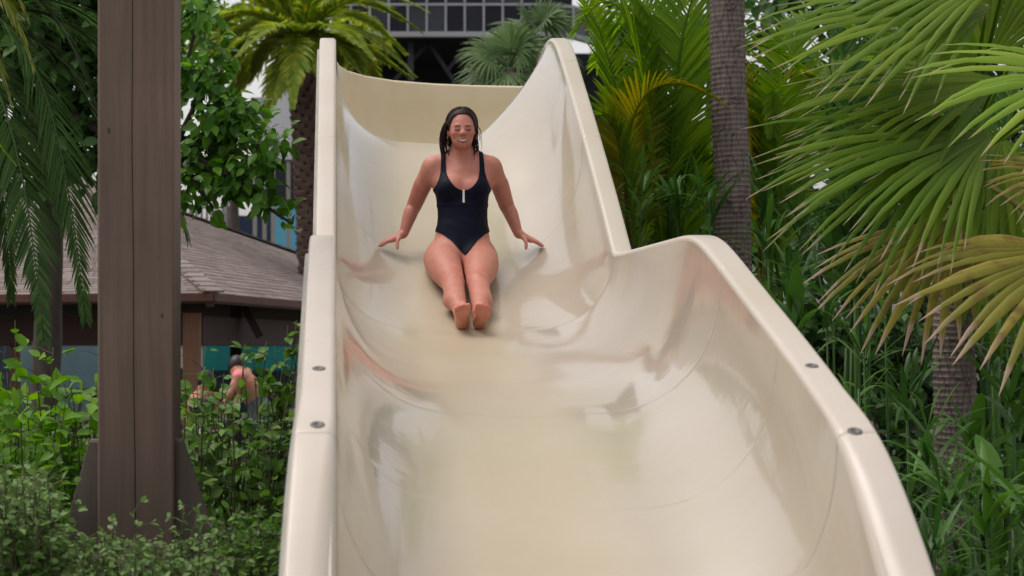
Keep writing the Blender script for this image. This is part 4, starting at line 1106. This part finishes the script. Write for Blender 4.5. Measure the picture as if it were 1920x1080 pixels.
M_DARKPALM = leafmat('dark_palm_leaf', (0.032, 0.08, 0.022), (0.095, 0.17, 0.045), 0.38, 0.25, tip=(0.10, 0.09, 0.04), tip_at=0.98)
M_YPALM = leafmat('yellow_green_palm_leaf', (0.12, 0.17, 0.02), (0.26, 0.29, 0.04), 0.4, 0.4, tip=(0.32, 0.20, 0.06), tip_at=0.93)
M_FAN = leafmat('fan_palm_leaf', (0.08, 0.155, 0.014), (0.17, 0.255, 0.026), 0.45, 0.35, spec=0.12, tip=(0.40, 0.30, 0.22), tip_at=0.95)
M_FANB = leafmat('bright_fan_palm_leaf', (0.16, 0.28, 0.025), (0.27, 0.38, 0.05), 0.45, 0.35, spec=0.15, tip=(0.45, 0.33, 0.22), tip_at=0.98)
M_FAND = leafmat('drying_fan_palm_leaf', (0.19, 0.19, 0.025), (0.34, 0.28, 0.05), 0.5, 0.3, tip=(0.42, 0.29, 0.22), tip_at=0.88, patch=(0.16, 0.085, 0.03))
M_ARECA = leafmat('areca_leaf', (0.095, 0.20, 0.016), (0.23, 0.34, 0.032), 0.42, 0.5, spec=0.15)
M_ARECAY = leafmat('olive_areca_leaf', (0.16, 0.17, 0.010), (0.30, 0.25, 0.015), 0.4, 0.5, tip=(0.25, 0.12, 0.02), tip_at=0.97)
M_UNDER = leafmat('understorey_leaf', (0.035, 0.10, 0.02), (0.10, 0.21, 0.04), 0.35, 0.25)
M_UNDERB = leafmat('bright_understorey_leaf', (0.05, 0.13, 0.018), (0.09, 0.19, 0.03), 0.35, 0.35)
M_BROAD = leafmat('broad_tree_leaf', (0.05, 0.14, 0.02), (0.16, 0.35, 0.035), 0.33, 0.35)
M_BACKTREE = leafmat('dark_tree_leaf', (0.034, 0.085, 0.024), (0.09, 0.19, 0.04), 0.45, 0.25)
M_SHRUB = leafmat('light_shrub_leaf', (0.09, 0.23, 0.015), (0.22, 0.42, 0.04), 0.38, 0.35)
M_SHRUB2 = leafmat('mid_shrub_leaf', (0.07, 0.165, 0.03), (0.18, 0.32, 0.055), 0.4, 0.3)
M_COVER = leafmat('ground_cover_leaf', (0.10, 0.19, 0.05), (0.20, 0.32, 0.09), 0.45, 0.3)
M_DATE = leafmat('date_palm_leaf', (0.12, 0.22, 0.03), (0.30, 0.36, 0.05), 0.5, 0.45, spec=0.12, patch=(0.42, 0.40, 0.05))
M_FARFAN = leafmat('far_fan_leaf', (0.07, 0.13, 0.045), (0.14, 0.21, 0.08), 0.45, 0.3)

# --- dark feather palm at the left, hanging in front of the pavilion roof
cw = P(-120, 60, 11.6)
pl = empty('feather_palm', (cw[0], cw[1], 0)); tag(pl, 'dark green feather palm hanging its fronds beside the timber post', 'palm tree')
ringed_trunk(pl, (cw[0], cw[1], -0.05), cw, 0.12, 0.09)
for (m_, t_, D, ln, n_) in (((90, -120), (160, 600), 11.2, 0.40, 46), ((30, 40), (82, 640), 11.0, 0.36, 46), ((170, -60), (268, 556), 11.8, 0.40, 46), ((210, -120), (352, 450), 12.0, 0.38, 44), ((200, -150), (330, 330), 11.9, 0.38, 44),
                            ((120, -200), (300, 120), 11.4, 0.38, 40), ((0, 100), (20, 560), 11.5, 0.38, 44), ((60, -200), (200, 260), 11.7, 0.4, 40), ((40, 60), (110, 420), 11.9, 0.38, 40), ((-200, -250), (-420, 300), 11.0, 0.4, 40), ((-150, -300), (-260, 350), 12.6, 0.4, 40), ((-60, -300), (120, 60), 12.8, 0.4, 40)):
    mb = MB(); frond(mb, bez(cw, P(*m_, (D + 11.6) / 2), P(*t_, D), 22), int(n_ * 1.45), ln, 0.021, ang=52, vee=0.12, droop=0.22); mb.build('frond', M_DARKPALM, pl)
# --- bright fronds reaching in at the top left
cw = P(-260, 60, 8.6)
pl = empty('feather_palm', (cw[0], cw[1], 0)); tag(pl, 'yellow green palm whose fronds reach in at the top left corner', 'palm tree')
ringed_trunk(pl, (cw[0], cw[1], -0.05), cw, 0.11, 0.08)
for (m_, t_, D, ln, n_) in (((-40, -220), (60, 120), 8.3, 0.24, 40), ((-50, -60), (20, 190), 8.5, 0.22, 40), ((-20, -160), (50, 30), 8.4, 0.22, 36), ((-130, 100), (25, 300), 8.5, 0.2, 26), ((-300, -260), (-420, 60), 8.6, 0.3, 26), ((-200, -200), (-60, -40), 8.4, 0.3, 26)):
    mb = MB(); frond(mb, bez(cw, P(*m_, D), P(*t_, D), 18), n_, ln, 0.025, ang=48, vee=0.1, droop=0.35); mb.build('frond', M_YPALM if t_[1] < 200 else M_ARECA, pl)
# --- trees closing the view at the left
B = lambda px, py, D, rx, ry, rz: (P(px, py, D), (rx, ry, rz))
leafy_tree('leafy_tree', 'dark dense tree filling the gap behind the hanging palm fronds', P(60, 650, 17) * np.array([1, 1, 0]), [B(60, 60, 17, .8, .8, .9), B(220, 120, 17, .7, .8, .9), B(130, 260, 17, .8, .6, .7), B(260, 290, 16.5, .5, .5, .5), B(-60, 250, 17, .7, .7, .8), B(130, -60, 17, .8, .8, .7)], 0.17, 4200, M_BACKTREE, trunk_r=0.16, fork=P(90, 200, 17))
leafy_tree('leafy_tree', 'light green sprig tree peeking out left of the post above the roof', P(290, 650, 15) * np.array([1, 1, 0]), [B(285, 300, 15, .28, .3, .16), B(250, 285, 15, .2, .2, .13)], 0.09, 130, M_SHRUB, trunk_r=0.04, fork=P(290, 360, 15))
# --- broad-leaved tree right of the post
leafy_tree('leafy_tree', 'glossy heart leaved tree right of the timber post', P(262, 650, 12.2) * np.array([1, 1, 0]),
           [B(390, 150, 12, .26, .3, .22), B(430, 225, 12, .30, .35, .25), B(380, 290, 12.2, .26, .3, .28), B(475, 300, 11.9, .22, .3, .20), B(530, 270, 11.9, .14, .2, .10), B(500, 372, 11.9, .16, .2, .16), B(440, 335, 12, .22, .3, .20), B(375, 20, 12, .22, .3, .22), B(350, 370, 12, .12, .2, .15), B(415, 100, 11.9, .10, .15, .12), B(400, 390, 12, .1, .12, .10), B(548, 420, 11.8, .07, .1, .07), B(300, 120, 12.4, .3, .3, .5)],
           0.092, 1900, M_BROAD, singles=280, trunk_r=0.06, hang=0.6, fork=P(300, 260, 12.2))
leafy_tree('leafy_tree', 'olive leafy tree far behind the date palm', P(440, 650, 38) * np.array([1, 1, 0]), [B(400, 60, 38, .9, .6, .8), B(380, 150, 38, .5, .5, .5), B(470, 30, 38, .8, .6, .7), B(455, 120, 38, .4, .5, .4), B(640, 80, 38, .9, .6, .6), B(330, 20, 38, .8, .6, .7)], 0.24, 1100, M_DATE, trunk_r=0.14, fork=P(430, 200, 38))
# --- date palm behind the slide
dp = empty('date_palm', P(566, 650, 30) * np.array([1, 1, 0])); tag(dp, 'yellowing date palm with a rough brown trunk behind the slide', 'palm tree')
ca, cb = P(585, 480, 30), P(562, 95, 30); ca0 = np.array([ca[0] + 0.1, ca[1], 0])
mb = MB(); mb.tube(bez(ca0, ca, cb, 14), np.linspace(0.17, 0.145, 14), 12); mb.build('trunk', plain('date_trunk_core', (0.05, 0.032, 0.03), 0.9, 0.3, 8), dp)
mb = MB(); pts = bez(ca0, ca, cb, 200); rs = random.Random(4)
for i in range(460):
    f = i / 460; c = np.array([np.interp(f, np.linspace(0, 1, 200), pts[:, k]) for k in range(3)]); a = i * 2.39996; e = np.array([math.cos(a), math.sin(a), 0])
    q = c + e * 0.145; mb.bar(q - UP * 0.07, q + e * (0.05 + rs.uniform(-.02, .03)) + UP * 0.07, 0.11, 0.05, up=e)
bo = mb.build('leaf_bases', plain('date_leaf_base', (0.13, 0.085, 0.07), 0.9, 0.4, 6), dp, smooth=False); bo['kind'] = 'stuff'
for (m_, t_, dd) in (((640, -60), (790, 60), 0), ((640, -10), (775, 140), -1), ((620, 40), (770, 145), .5), ((600, -80), (720, -60), 0), ((520, -60), (410, 0), 0), ((490, -40), (350, 90), .5), ((500, 10), (400, 160), -.5), ((520, 30), (440, 190), .8), ((560, -120), (520, -160), 1), ((590, -60), (660, -140), 0),
                     ((545, 40), (500, 230), -1), ((600, 60), (650, 190), 1.5), ((580, 40), (610, 170), -1.2), ((640, 20), (730, 190), 1), ((560, 30), (548, 200), -1.4), ((480, -90), (330, -20), 1), ((650, -100), (800, -40), 1), ((530, 0), (450, 100), -1.5), ((610, 0), (700, 110), -1.6), ((620, 20), (690, 160), -.8), ((480, -20), (370, 50), -1), ((500, -10), (380, 120), 1.2), ((470, -80), (340, 30), -.6), ((530, 20), (470, 150), .3), ((540, -30), (440, 40), 1.8), ((600, -40), (720, 20), 1.4), ((630, -40), (760, 100), 1.6), ((590, 30), (640, 130), .2), ((600, -100), (640, -60), -1.2), ((450, -60), (330, 140), .4), ((470, 0), (360, 200), -.4), ((440, -120), (300, 60), .9), ((500, 40), (420, 220), .5), ((460, -40), (340, 100), 1.8), ((660, -60), (800, 20), -1.2), ((520, -100), (440, -60), -.4)):
    mb = MB(); frond(mb, bez(cb + UP * 0.1, P(*m_, 30 + dd), P(*t_, 30 + dd * 1.6), 16), 74, 0.46, 0.055, ang=42, vee=0.25, droop=0.25, stem_r=0.025); mb.build('frond', M_DATE, dp)
# --- small fan palms behind the crest
for (px, py, D, lab) in ((955, 128, 26, 'small grey green fan palm just left of the slide crest'), (1000, 70, 29, 'taller small fan palm behind the crest in front of the windows')):
    hb = P(px, py, D); o = empty('small_fan_palm', hb * np.array([1, 1, 0])); tag(o, lab, 'palm tree')
    ringed_trunk(o, (hb[0], hb[1], -0.05), hb, 0.11, 0.09)
    for k in range(19):
        a = k * 2.4; el = rnd.uniform(-0.5, 1.1); ax = np.array([math.cos(a) * math.cos(el), 0.8 * math.sin(a) * math.cos(el) , math.sin(el)])
        mb = MB(); h2_ = hb + ax * 0.28; fan_leaf(mb, h2_, ax, UP * math.cos(el) + np.array([0, -0.6, 0]), 0.62, 100, 22, 0.3, 0.45, pet=hb); mb.build('frond', M_FARFAN, o)
# --- tall palm trunk on the right
a_, b_ = P(1374, 470, 12.4), P(1364, 0, 12.4); dr_ = (b_ - a_) / (b_[2] - a_[2]); foot = a_ - dr_ * a_[2]; top = b_ + dr_ * 1.6
pt_ = empty('tall_palm', foot); tag(pt_, 'tall palm with a grey ringed trunk rising behind the right rim', 'palm tree')
ringed_trunk(pt_, foot, top, 0.128, 0.108)
for k in range(15):
    a = k * 2.4 + .4; el = rnd.uniform(0.2, 0.9); ax = np.array([math.cos(a), math.sin(a), 0]); ln = rnd.uniform(1.5, 2.0)
    mb = MB(); frond(mb, bez(top, top + ax * ln * 0.55 + UP * (0.5 + el * 0.6), top + ax * ln + UP * (el - 0.55), 16), 40, 0.5, 0.035, droop=0.3, vee=0.2); mb.build('frond', M_ARECA, pt_)
# --- big fan palm on the right
cr = P(1875, 250, 9.7)
fp = empty('fan_palm', P(1795, 650, 10.4) * np.array([1, 1, 0])); tag(fp, 'large fan palm with drooping pleated leaves filling the right edge', 'palm tree')
ringed_trunk(fp, P(1786, 650, 10.4) * np.array([1, 1, 0]), P(1793, 330, 10.3), 0.122, 0.108)
cr = P(1800, 320, 10.2)
for (h_, ax_, nrm, spread, n_, m_, dr) in (
        ((1860, 250, 9.2), (1450, 290, 8.7), (0.05, -0.62, 0.78), 46, 24, M_FAN, 0.10),
        ((1850, 215, 9.3), (1500, 420, 8.8), (-0.2, -0.7, 0.7), 42, 22, M_FAN, 0.06),
        ((1880, 150, 9.5), (1470, 170, 9.2), (0, -0.6, 0.8), 42, 22, M_FAN, 0.10),
        ((1860, 10, 9.4), (1430, 30, 9.0), (0, -0.6, 0.8), 40, 21, M_FAN, 0.10),
        ((1900, -60, 9.3), (1500, -20, 9.2), (0, -0.7, 0.7), 40, 18, M_FAN, 0.15),
        ((2060, 150, 8.5), (1725, 130, 8.2), (0.0, -0.68, 0.72), 52, 18, M_FANB, 0.16),
        ((1790, 410, 9.3), (1615, 610, 8.9), (-0.5, -0.75, 0.35), 52, 17, M_FAND, 0.06),
        ((2010, 470, 8.5), (1730, 580, 8.2), (-0.35, -0.75, 0.5), 55, 17, M_FAND, 0.12),
        ((2010, 330, 8.9), (1865, 350, 8.7), (0, -0.7, 0.6), 70, 26, M_FAND, 0.15),
        ((1850, 120, 9.8), (1700, -120, 9.9), (-.3, -0.8, 0.4), 90, 36, M_FAN, 0.12),
        ((1930, 60, 9.9), (2050, -120, 9.9), (.3, -0.8, 0.4), 100, 36, M_FAN, 0.15),
        ((1880, 260, 10.0), (1700, 420, 9.9), (-.4, -0.85, 0.3), 100, 36, M_FAN, 0.15),
        ((1900, 380, 10.2), (1980, 640, 10.2), (.2, -0.9, 0.3), 100, 34, M_FAN, 0.15),
        ((2000, 200, 10.6), (2250, 250, 10.9), (.2, -0.6, 0.7), 100, 34, M_FAN, 0.2),
        ((1850, 330, 11.0), (1900, 200, 12.0), (.1, -0.5, 0.8), 100, 34, M_FAN, 0.2)):
    hub = P(*h_); tip = P(*ax_); mb = MB()
    fan_leaf(mb, hub, tip - hub, nrm, np.linalg.norm(tip - hub) * 0.98, spread, n_, dr, 0.5, wf=1.08, pet=cr, jit=0.10, tipdrop=0.07)
    o = mb.build('frond', m_, fp)
    if m_ is M_FAND: o['label'] = 'yellowed frond with dry brown tips'
    if m_ is M_FANB: o['label'] = 'bright yellow green frond'
# --- areca palms behind the right wall
def areca(px, D, label, fr):
    b0 = P(px, 650, D) * np.array([1, 1, 0]); o = empty('areca_palm', b0); tag(o, label, 'palm tree')
    for (m_, t_, dd, ln, mt) in fr:
        r0 = b0 + np.array([rnd.uniform(-.15, .15), rnd.uniform(-.15, .15), 0]); mb = MB()
        c0 = P(*m_, D + dd * .5); t0 = P(*t_, D + dd)
        stem = r0 + (c0 - r0) * np.array([0.15, 0.15, 0.5]); mb.tube([r0, (r0 + stem) / 2, stem], [0.03, 0.026, 0.02], 7)
        frond(mb, bez(stem, c0, t0, 24), 54, ln, 0.030, ang=50, vee=0.30, droop=0.18, stem_r=0.016, start=0.2); mb.build('frond', mt, o)
areca(1240, 12.6, 'areca palm with an arching olive frond behind the upper right rim', [((1130, 60), (1290, 130), 0.5, .50, M_ARECA), ((1110, 40), (1350, 190), -.4, .42, M_ARECAY), ((1200, -160), (1080, 60), .3, .55, M_ARECA), ((1250, -220), (1120, 120), 0.8, .6, M_ARECA), ((1260, -180), (1400, -40), .6, .6, M_ARECA), ((1160, 100), (1100, 250), -.2, .45, M_ARECA), ((1300, -60), (1500, 130), .5, .5, M_ARECA), ((1230, 40), (1180, 330), .6, .4, M_ARECA), ((1290, 100), (1330, 350), .4, .4, M_ARECA), ((1140, -100), (1020, -30), .8, .45, M_ARECA)])
areca(1440, 13.4, 'areca palm with a yellow orange frond right of the tall trunk', [((1420, 60), (1530, 150), 0, .42, M_ARECAY), ((1430, -100), (1600, 60), .5, .5, M_ARECA), ((1400, -60), (1310, 160), .2, .45, M_ARECAY), ((1460, 100), (1560, 320), .3, .45, M_ARECA), ((1410, 80), (1330, 330), .3, .45, M_ARECA), ((1500, 0), (1720, 140), .6, .5, M_ARECA), ((1450, 0), (1450, 250), -.4, .4, M_ARECA)])
areca(1600, 14.0, 'dark areca palm deep behind the large fan palm', [((1560, 60), (1480, 330), 0, .5, M_UNDER), ((1620, 40), (1750, 300), .4, .5, M_UNDER), ((1600, -100), (1500, 60), .4, .5, M_UNDER), ((1640, -100), (1800, 60), .4, .5, M_UNDER), ((1600, 250), (1500, 520), -.3, .45, M_UNDER), ((1650, 250), (1780, 520), -.3, .45, M_UNDER)])
areca(1860, 13.4, 'dark areca palm at the far right behind the second trunk', [((1860, 100), (1950, 400), 0, .5, M_UNDER), ((1840, 300), (1700, 560), .4, .5, M_UNDER), ((1880, 350), (1960, 640), .4, .5, M_UNDER), ((1830, 100), (1740, 330), .2, .5, M_UNDER), ((1880, 0), (1990, 150), .2, .5, M_UNDER)])
# --- dense dark growth behind everything on the right
leafy_tree('leafy_tree', 'dark tree closing the view behind the tall palm trunk', P(1330, 650, 19) * np.array([1, 1, 0]), [B(1230, 380, 18, .7, .6, .6), B(1330, 430, 18, .7, .6, .7), B(1450, 200, 19, .8, .7, .9), B(1420, 420, 18, .7, .6, .8), B(1330, 80, 19.5, .7, .6, .6), B(1180, 60, 20, .6, .6, .5)], 0.15, 2600, M_BACKTREE, trunk_r=0.14, fork=P(1330, 350, 19))
leafy_tree('leafy_tree', 'dark tree closing the view behind the large fan palm', P(1700, 650, 18) * np.array([1, 1, 0]), [B(1600, 150, 18, 1.0, .7, 1.0), B(1780, 120, 18, 1.0, .7, 1.0), B(1930, 250, 18, .9, .7, 1.2), B(1640, 420, 17.5, .9, .7, .9), B(1800, 480, 17.5, .9, .7, .9), B(1500, 420, 17.5, .6, .6, .8), B(1930, 560, 17, .7, .6, .9), B(1700, 0, 18, 1.2, .7, .6), B(1500, -30, 18, .7, .6, .5), B(1450, 40, 18.5, .5, .5, .5), B(1530, 480, 16.5, .5, .5, .5), B(1560, 560, 16.5, .5, .5, .5)], 0.16, 4200, M_BACKTREE, trunk_r=0.16, fork=P(1700, 300, 18))
leafy_tree('leafy_tree', 'low dark thicket tree behind the right rim of the slide', P(1600, 650, 15.5) * np.array([1, 1, 0]), [B(1450, 620, 15, .6, .5, .7), B(1580, 640, 15, .7, .5, .8), B(1700, 700, 14.5, .6, .5, .8), B(1850, 720, 14.5, .7, .5, .8), B(1950, 850, 14, .6, .5, .8), B(1780, 900, 13.5, .6, .5, .6), B(1660, 850, 14, .5, .5, .6)], 0.13, 3200, M_BACKTREE, trunk_r=0.07, fork=P(1620, 720, 15))
# --- strap-leaved plants along the right side
def strap(mb, p, az, el, ln, wd, droop):
    d = np.array([math.cos(az) * math.cos(el), math.sin(az) * math.cos(el), math.sin(el)]); sd_ = np.array([-math.sin(az), math.cos(az), 0]); V = []; tt = []
    st = [(0, .25), (.15, .6), (.35, 1), (.55, 1), (.75, .75), (.9, .4), (1, .03)]
    for r, w_ in st:
        c = p + d * r * ln - UP * droop * ln * r ** 2.2; nn = unit(np.cross(sd_, d)); V += [c - sd_ * wd * w_ / 2, c - nn * wd * w_ * 0.14, c + sd_ * wd * w_ / 2]; tt += [r] * 3
    mb.add(V, [(a * 3 + k, a * 3 + k + 1, a * 3 + k + 4, a * 3 + k + 3) for a in range(len(st) - 1) for k in (0, 1)], tt)
def strap_plant(p, label, n, ln, wd, mat, lean=0.9, group='strap leaved plants along the right side of the slide', stalk=0.0):
    p = np.array(p, float); o = empty('strap_leaf_plant', (p[0], p[1], 0)); tag(o, label, 'plant', group)
    if p[2] > 0.05 or stalk:
        mb = MB(); mb.tube([(p[0], p[1], -0.02), (p[0] + .02, p[1], p[2] / 2), p + UP * 0.1], [0.008, 0.008, 0.007], 6); mb.build('stalk', M_UNDER, o)
    for k in range(n):
        mb = MB(); q = p + UP * rnd.uniform(0, 0.35) * ln * (1 if p[2] > .05 else 0.2) + np.array([rnd.uniform(-.03, .03), rnd.uniform(-.03, .03), 0])
        strap(mb, q, k * 2.4 + rnd.uniform(-.3, .3), rnd.uniform(lean - .5, lean + .45), ln * rnd.uniform(.6, 1.1), wd * rnd.uniform(.7, 1.15), rnd.uniform(.15, .6)); mb.build('leaf', mat, o)
strap_plant(P(1495, 640, 9.2), 'broad upright bright green leaves just outside the right rim', 7, 0.42, 0.075, M_UNDERB, 1.35, stalk=1)
strap_plant(P(1610, 770, 8.6), 'small bright spidery plant low beside the right rim above the screw', 9, 0.32, 0.028, M_UNDERB, 0.7)
strap_plant(P(1830, 900, 8.6), 'upright broad blades below the second palm trunk', 9, 0.42, 0.055, M_UNDERB, 1.1)
strap_plant(P(1890, 960, 7.8), 'large paddle leaves at the bottom right corner', 8, 0.42, 0.10, M_UNDERB, 0.5)
k_ = 0; seen_lab = {}
where = ['beside the lower rim', 'under the fan palm', 'in the lower right undergrowth', 'against the second trunk', 'at the right edge']
for px, py, D, n, ln, wd, mt in ((1740, 880, 8.4, 16, .5, .035, 0), (1830, 930, 8.8, 16, .55, .035, 1), (1900, 830, 9.0, 16, .55, .04, 0), (1770, 980, 7.8, 16, .48, .034, 0), (1850, 1040, 7.4, 16, .48, .034, 1), (1930, 1020, 7.4, 16, .5, .04, 0), (1700, 800, 9.4, 16, .5, .03, 0), (1620, 700, 10.2, 16, .5, .03, 0), (1550, 620, 10.6, 16, .5, .03, 0), (1660, 640, 10.8, 16, .5, .03, 0), (1860, 700, 10.8, 16, .6, .04, 0), (1930, 720, 10.2, 16, .6, .04, 0), (1480, 560, 11.2, 16, .5, .035, 0), (1440, 500, 11.6, 16, .5, .04, 0),
                             (1200, 420, 12.0, 18, .6, .035, 0), (1270, 440, 12.0, 18, .6, .035, 0), (1330, 430, 12.0, 18, .6, .035, 0), (1240, 370, 13.0, 18, .6, .04, 0), (1310, 360, 13.0, 18, .6, .04, 0), (1180, 350, 13.0, 18, .6, .04, 0), (1430, 420, 12.8, 18, .6, .04, 0), (1500, 470, 12.6, 18, .6, .04, 0), (1560, 520, 12.4, 18, .6, .04, 0), (1750, 1080, 7.2, 14, .4, .03, 0), (1820, 990, 8.0, 14, .45, .03, 0), (1740, 1130, 8.6, 16, .5, .035, 0), (1800, 1150, 8.8, 16, .5, .035, 0), (1870, 1120, 8.6, 16, .5, .035, 0), (1930, 1140, 8.8, 16, .5, .035, 0), (1780, 1180, 7.8, 16, .45, .035, 0), (1850, 1170, 8.0, 16, .45, .035, 1), (1920, 1180, 8.0, 16, .45, .035, 0), (1700, 950, 9.6, 16, .5, .035, 0), (1760, 980, 9.8, 16, .5, .035, 0), (1900, 960, 9.6, 16, .5, .035, 0)):
    row = 'in front ' if D < 8.3 else ('half way back ' if D < 10 else 'deep in shade ')
    near = row + ('left of the tall trunk' if px < 1345 else 'between the tall trunk and the fan palm' if px < 1690 else 'under the fan palm' if px < 1835 else 'at the right edge')
    near_ = 'near the right rim' if px < 1720 and D < 11 else ('below the fan palm' if D < 11 else 'far back behind the right wall')
    strap_plant(P(px, py, D), ('dark narrow leaved plant ' if not mt else 'mid green narrow leaved plant ') + near, n, ln, wd, (M_UNDER, M_UNDERB)[mt], 0.95)
# --- shrubs on the left
def tips(box, D, n, dj=0.35):
    x0, y0, x1, y1 = box; return [P(rnd.uniform(x0, x1), y0 + (y1 - y0) * rnd.random() ** 1.0, D + rnd.uniform(-dj, dj)) for _ in range(n)]
gp = lambda px, D: P(px, 650, D) * np.array([1, 1, 0])
shrub('broad_leaf_shrub', 'bright green broad leaved shrub left of the timber post', gp(70, 8.3), tips((-60, 690, 190, 960), 8.3, 95, 0.45) + [P(*q, 8.2) for q in ((28, 600), (60, 640), (100, 650), (10, 650), (190, 655), (120, 720), (170, 735))], 0.080, 13, M_SHRUB, singles=260, spread=0.08)
shrub('twiggy_shrub', 'mid green twiggy shrub between the post and the slide', gp(450, 8.0), tips((345, 720, 560, 1060), 8.0, 110, 0.45) + [P(*q, 7.9) for q in ((385, 650), (460, 645), (500, 640), (495, 690), (545, 640), (556, 600), (345, 690), (530, 690), (420, 700), (400, 690), (475, 665), (515, 650), (540, 610), (560, 650), (550, 690), (440, 730), (360, 720), (520, 720), (480, 720), (390, 740), (425, 760), (455, 690), (505, 700))], 0.060, 14, M_SHRUB2, singles=260, spread=0.07)
shrub('low_shrub', 'dense small leaved shrub in the bottom left corner', gp(90, 6.6), tips((-40, 870, 100, 1130), 6.6, 170, 0.4) + tips((100, 1010, 200, 1140), 6.6, 60, 0.3), 0.032, 32, M_COVER, singles=150, spread=0.055, lower=0.3)
shrub('low_shrub', 'dense small leaved shrub growing over the foot of the post', gp(310, 6.5), tips((150, 995, 420, 1140), 6.45, 165, 0.3) + [P(*q, 6.5) for q in ((250, 960), (215, 975), (330, 985), (345, 945), (370, 960))], 0.029, 32, M_COVER, singles=150, spread=0.05, lower=0.3)
shrub('low_shrub', 'small leaved dark shrub at the bottom beside the slide edge', gp(470, 6.9), tips((390, 950, 545, 1140), 6.9, 140, 0.35), 0.034, 28, M_SHRUB2, singles=150, spread=0.055, lower=0.3)
shrub('twiggy_shrub', 'shrub in shade behind the post under the pavilion eave', gp(300, 10.5), tips((-50, 780, 560, 1000), 10.5, 110, 0.6), 0.075, 14, M_BACKTREE, singles=0, spread=0.1)

# ------------------------------------------------------------------ two bathers half hidden behind the shrubs
def bather(name, label, D, joints, cloth, hairc, h=0.012):
    """joints: photo pixels of a figure D metres away -> one continuous body with clothes and hair over it."""
    J = {k: P(v[0], v[1], D + (v[2] if len(v) > 2 else 0)) for k, v in joints.items()}
    lo_ = np.min(list(J.values()), axis=0) - 0.25; hi_ = np.max(list(J.values()), axis=0) + 0.25; lo_[2] = max(lo_[2], 0.0)
    f = Field(lo_, hi_, h)
    f.ell(J['head'], (0.078, 0.095, 0.115), 0.02); f.cone(J['neck'], J['head'], 0.055, 0.05, 0.03)
    f.ell(J['head'] + np.array([0.0, -0.09, -0.02]), (0.015, 0.02, 0.02), 0.01)
    f.chain([J['neck'], J['chest'], J['waist'], J['pelvis']], [0.075, 0.135, 0.115, 0.135], 0.06)
    f.cone(J['shl'], J['shr'], 0.06, 0.06, 0.06)
    for s in 'lr':
        f.chain([J['sh' + s], J['el' + s], J['ha' + s]], [0.055, 0.042, 0.03], 0.03); f.ell(J['ha' + s], (0.04, 0.05, 0.05), 0.02)
        f.chain([J['pelvis'], J['kn' + s], J['ft' + s]], [0.11, 0.065, 0.04], 0.04)
        f.cone(J['ft' + s], J['ft' + s] + np.array([0, -0.16, -0.02]), 0.04, 0.03, 0.03)
    V, Q = surface_nets(f.a, f.lo, h)
    o = empty(name, (J['pelvis'][0], J['pelvis'][1], 0.12)); tag(o, label, 'person')
    bd_ = mesh_obj('body', V, Q, M_SKIN, o, attr={'tone': np.tile(np.array([0.50, 0.24, 0.16]), (len(V), 1))})
    for nm, parts_, mt in cloth:
        g = Field(lo_, hi_, h)
        for a, b, r1, r2 in parts_: g.cone(J[a], J[b], r1, r2, 0.04)
        V, Q = surface_nets(g.a, g.lo, h); mesh_obj(nm, V, Q, mt, o)
    g = Field(lo_, hi_, h); g.ell(J['head'] + np.array([0, 0.02, 0.02]), (0.095, 0.115, 0.115), 0.02); g.cone(J['head'], J['neck'] + np.array([0, 0.02, 0.03]), 0.08, 0.06, 0.03)
    V, Q = surface_nets(g.a, g.lo, h); mesh_obj('hair' if hairc is m_hr else 'cap', V, Q, hairc, o)
m_dk = plain('dark_cloth', (0.015, 0.013, 0.02), 0.8); m_gb = plain('grey_blue_cloth', (0.09, 0.12, 0.15), 0.8); m_wh = plain('white_cloth', (0.7, 0.68, 0.66), 0.8); m_pk = plain('bright_pink_towel', (0.80, 0.20, 0.22), 0.6); m_hr = plain('dark_hair', (0.012, 0.009, 0.009), 0.5)
bather('person', 'dark haired bather in a dark top behind the pavilion post shrubs', 20.0,
       dict(head=(386, 716), neck=(381, 738), chest=(379, 763), waist=(380, 792), pelvis=(382, 817), shl=(362, 748), shr=(400, 748), ell=(357, 788), elr=(405, 788), hal=(360, 815, -.1), har=(402, 815, -.1), knl=(374, 860, -.15), knr=(392, 860, -.15), ftl=(372, 905), ftr=(394, 905)),
       [('dark_top', [('chest', 'waist', 0.148, 0.128)], m_dk), ('white_shorts', [('waist', 'pelvis', 0.12, 0.15), ('pelvis', 'knl', 0.125, 0.10), ('pelvis', 'knr', 0.125, 0.10)], m_wh)], m_hr)
bather('person', 'bare backed bather with a pink towel and grey shorts leaning forward under the pavilion', 20.5,
       dict(head=(443, 688, .05), neck=(449, 703), chest=(463, 723), waist=(480, 752), pelvis=(494, 779), shl=(446, 708, -.2), shr=(462, 700, .2), ell=(432, 738, -.3), elr=(450, 742, .1), hal=(420, 760, -.3), har=(436, 770, .1), knl=(482, 830, -.1), knr=(496, 832, .1), ftl=(490, 898), ftr=(502, 898)),
       [('grey_shorts', [('waist', 'pelvis', 0.12, 0.15), ('pelvis', 'knl', 0.13, 0.10), ('pelvis', 'knr', 0.13, 0.10)], m_gb), ('pink_towel', [('head', 'neck', 0.045, 0.05), ('neck', 'shl', 0.075, 0.068)], m_pk)], m_hr)
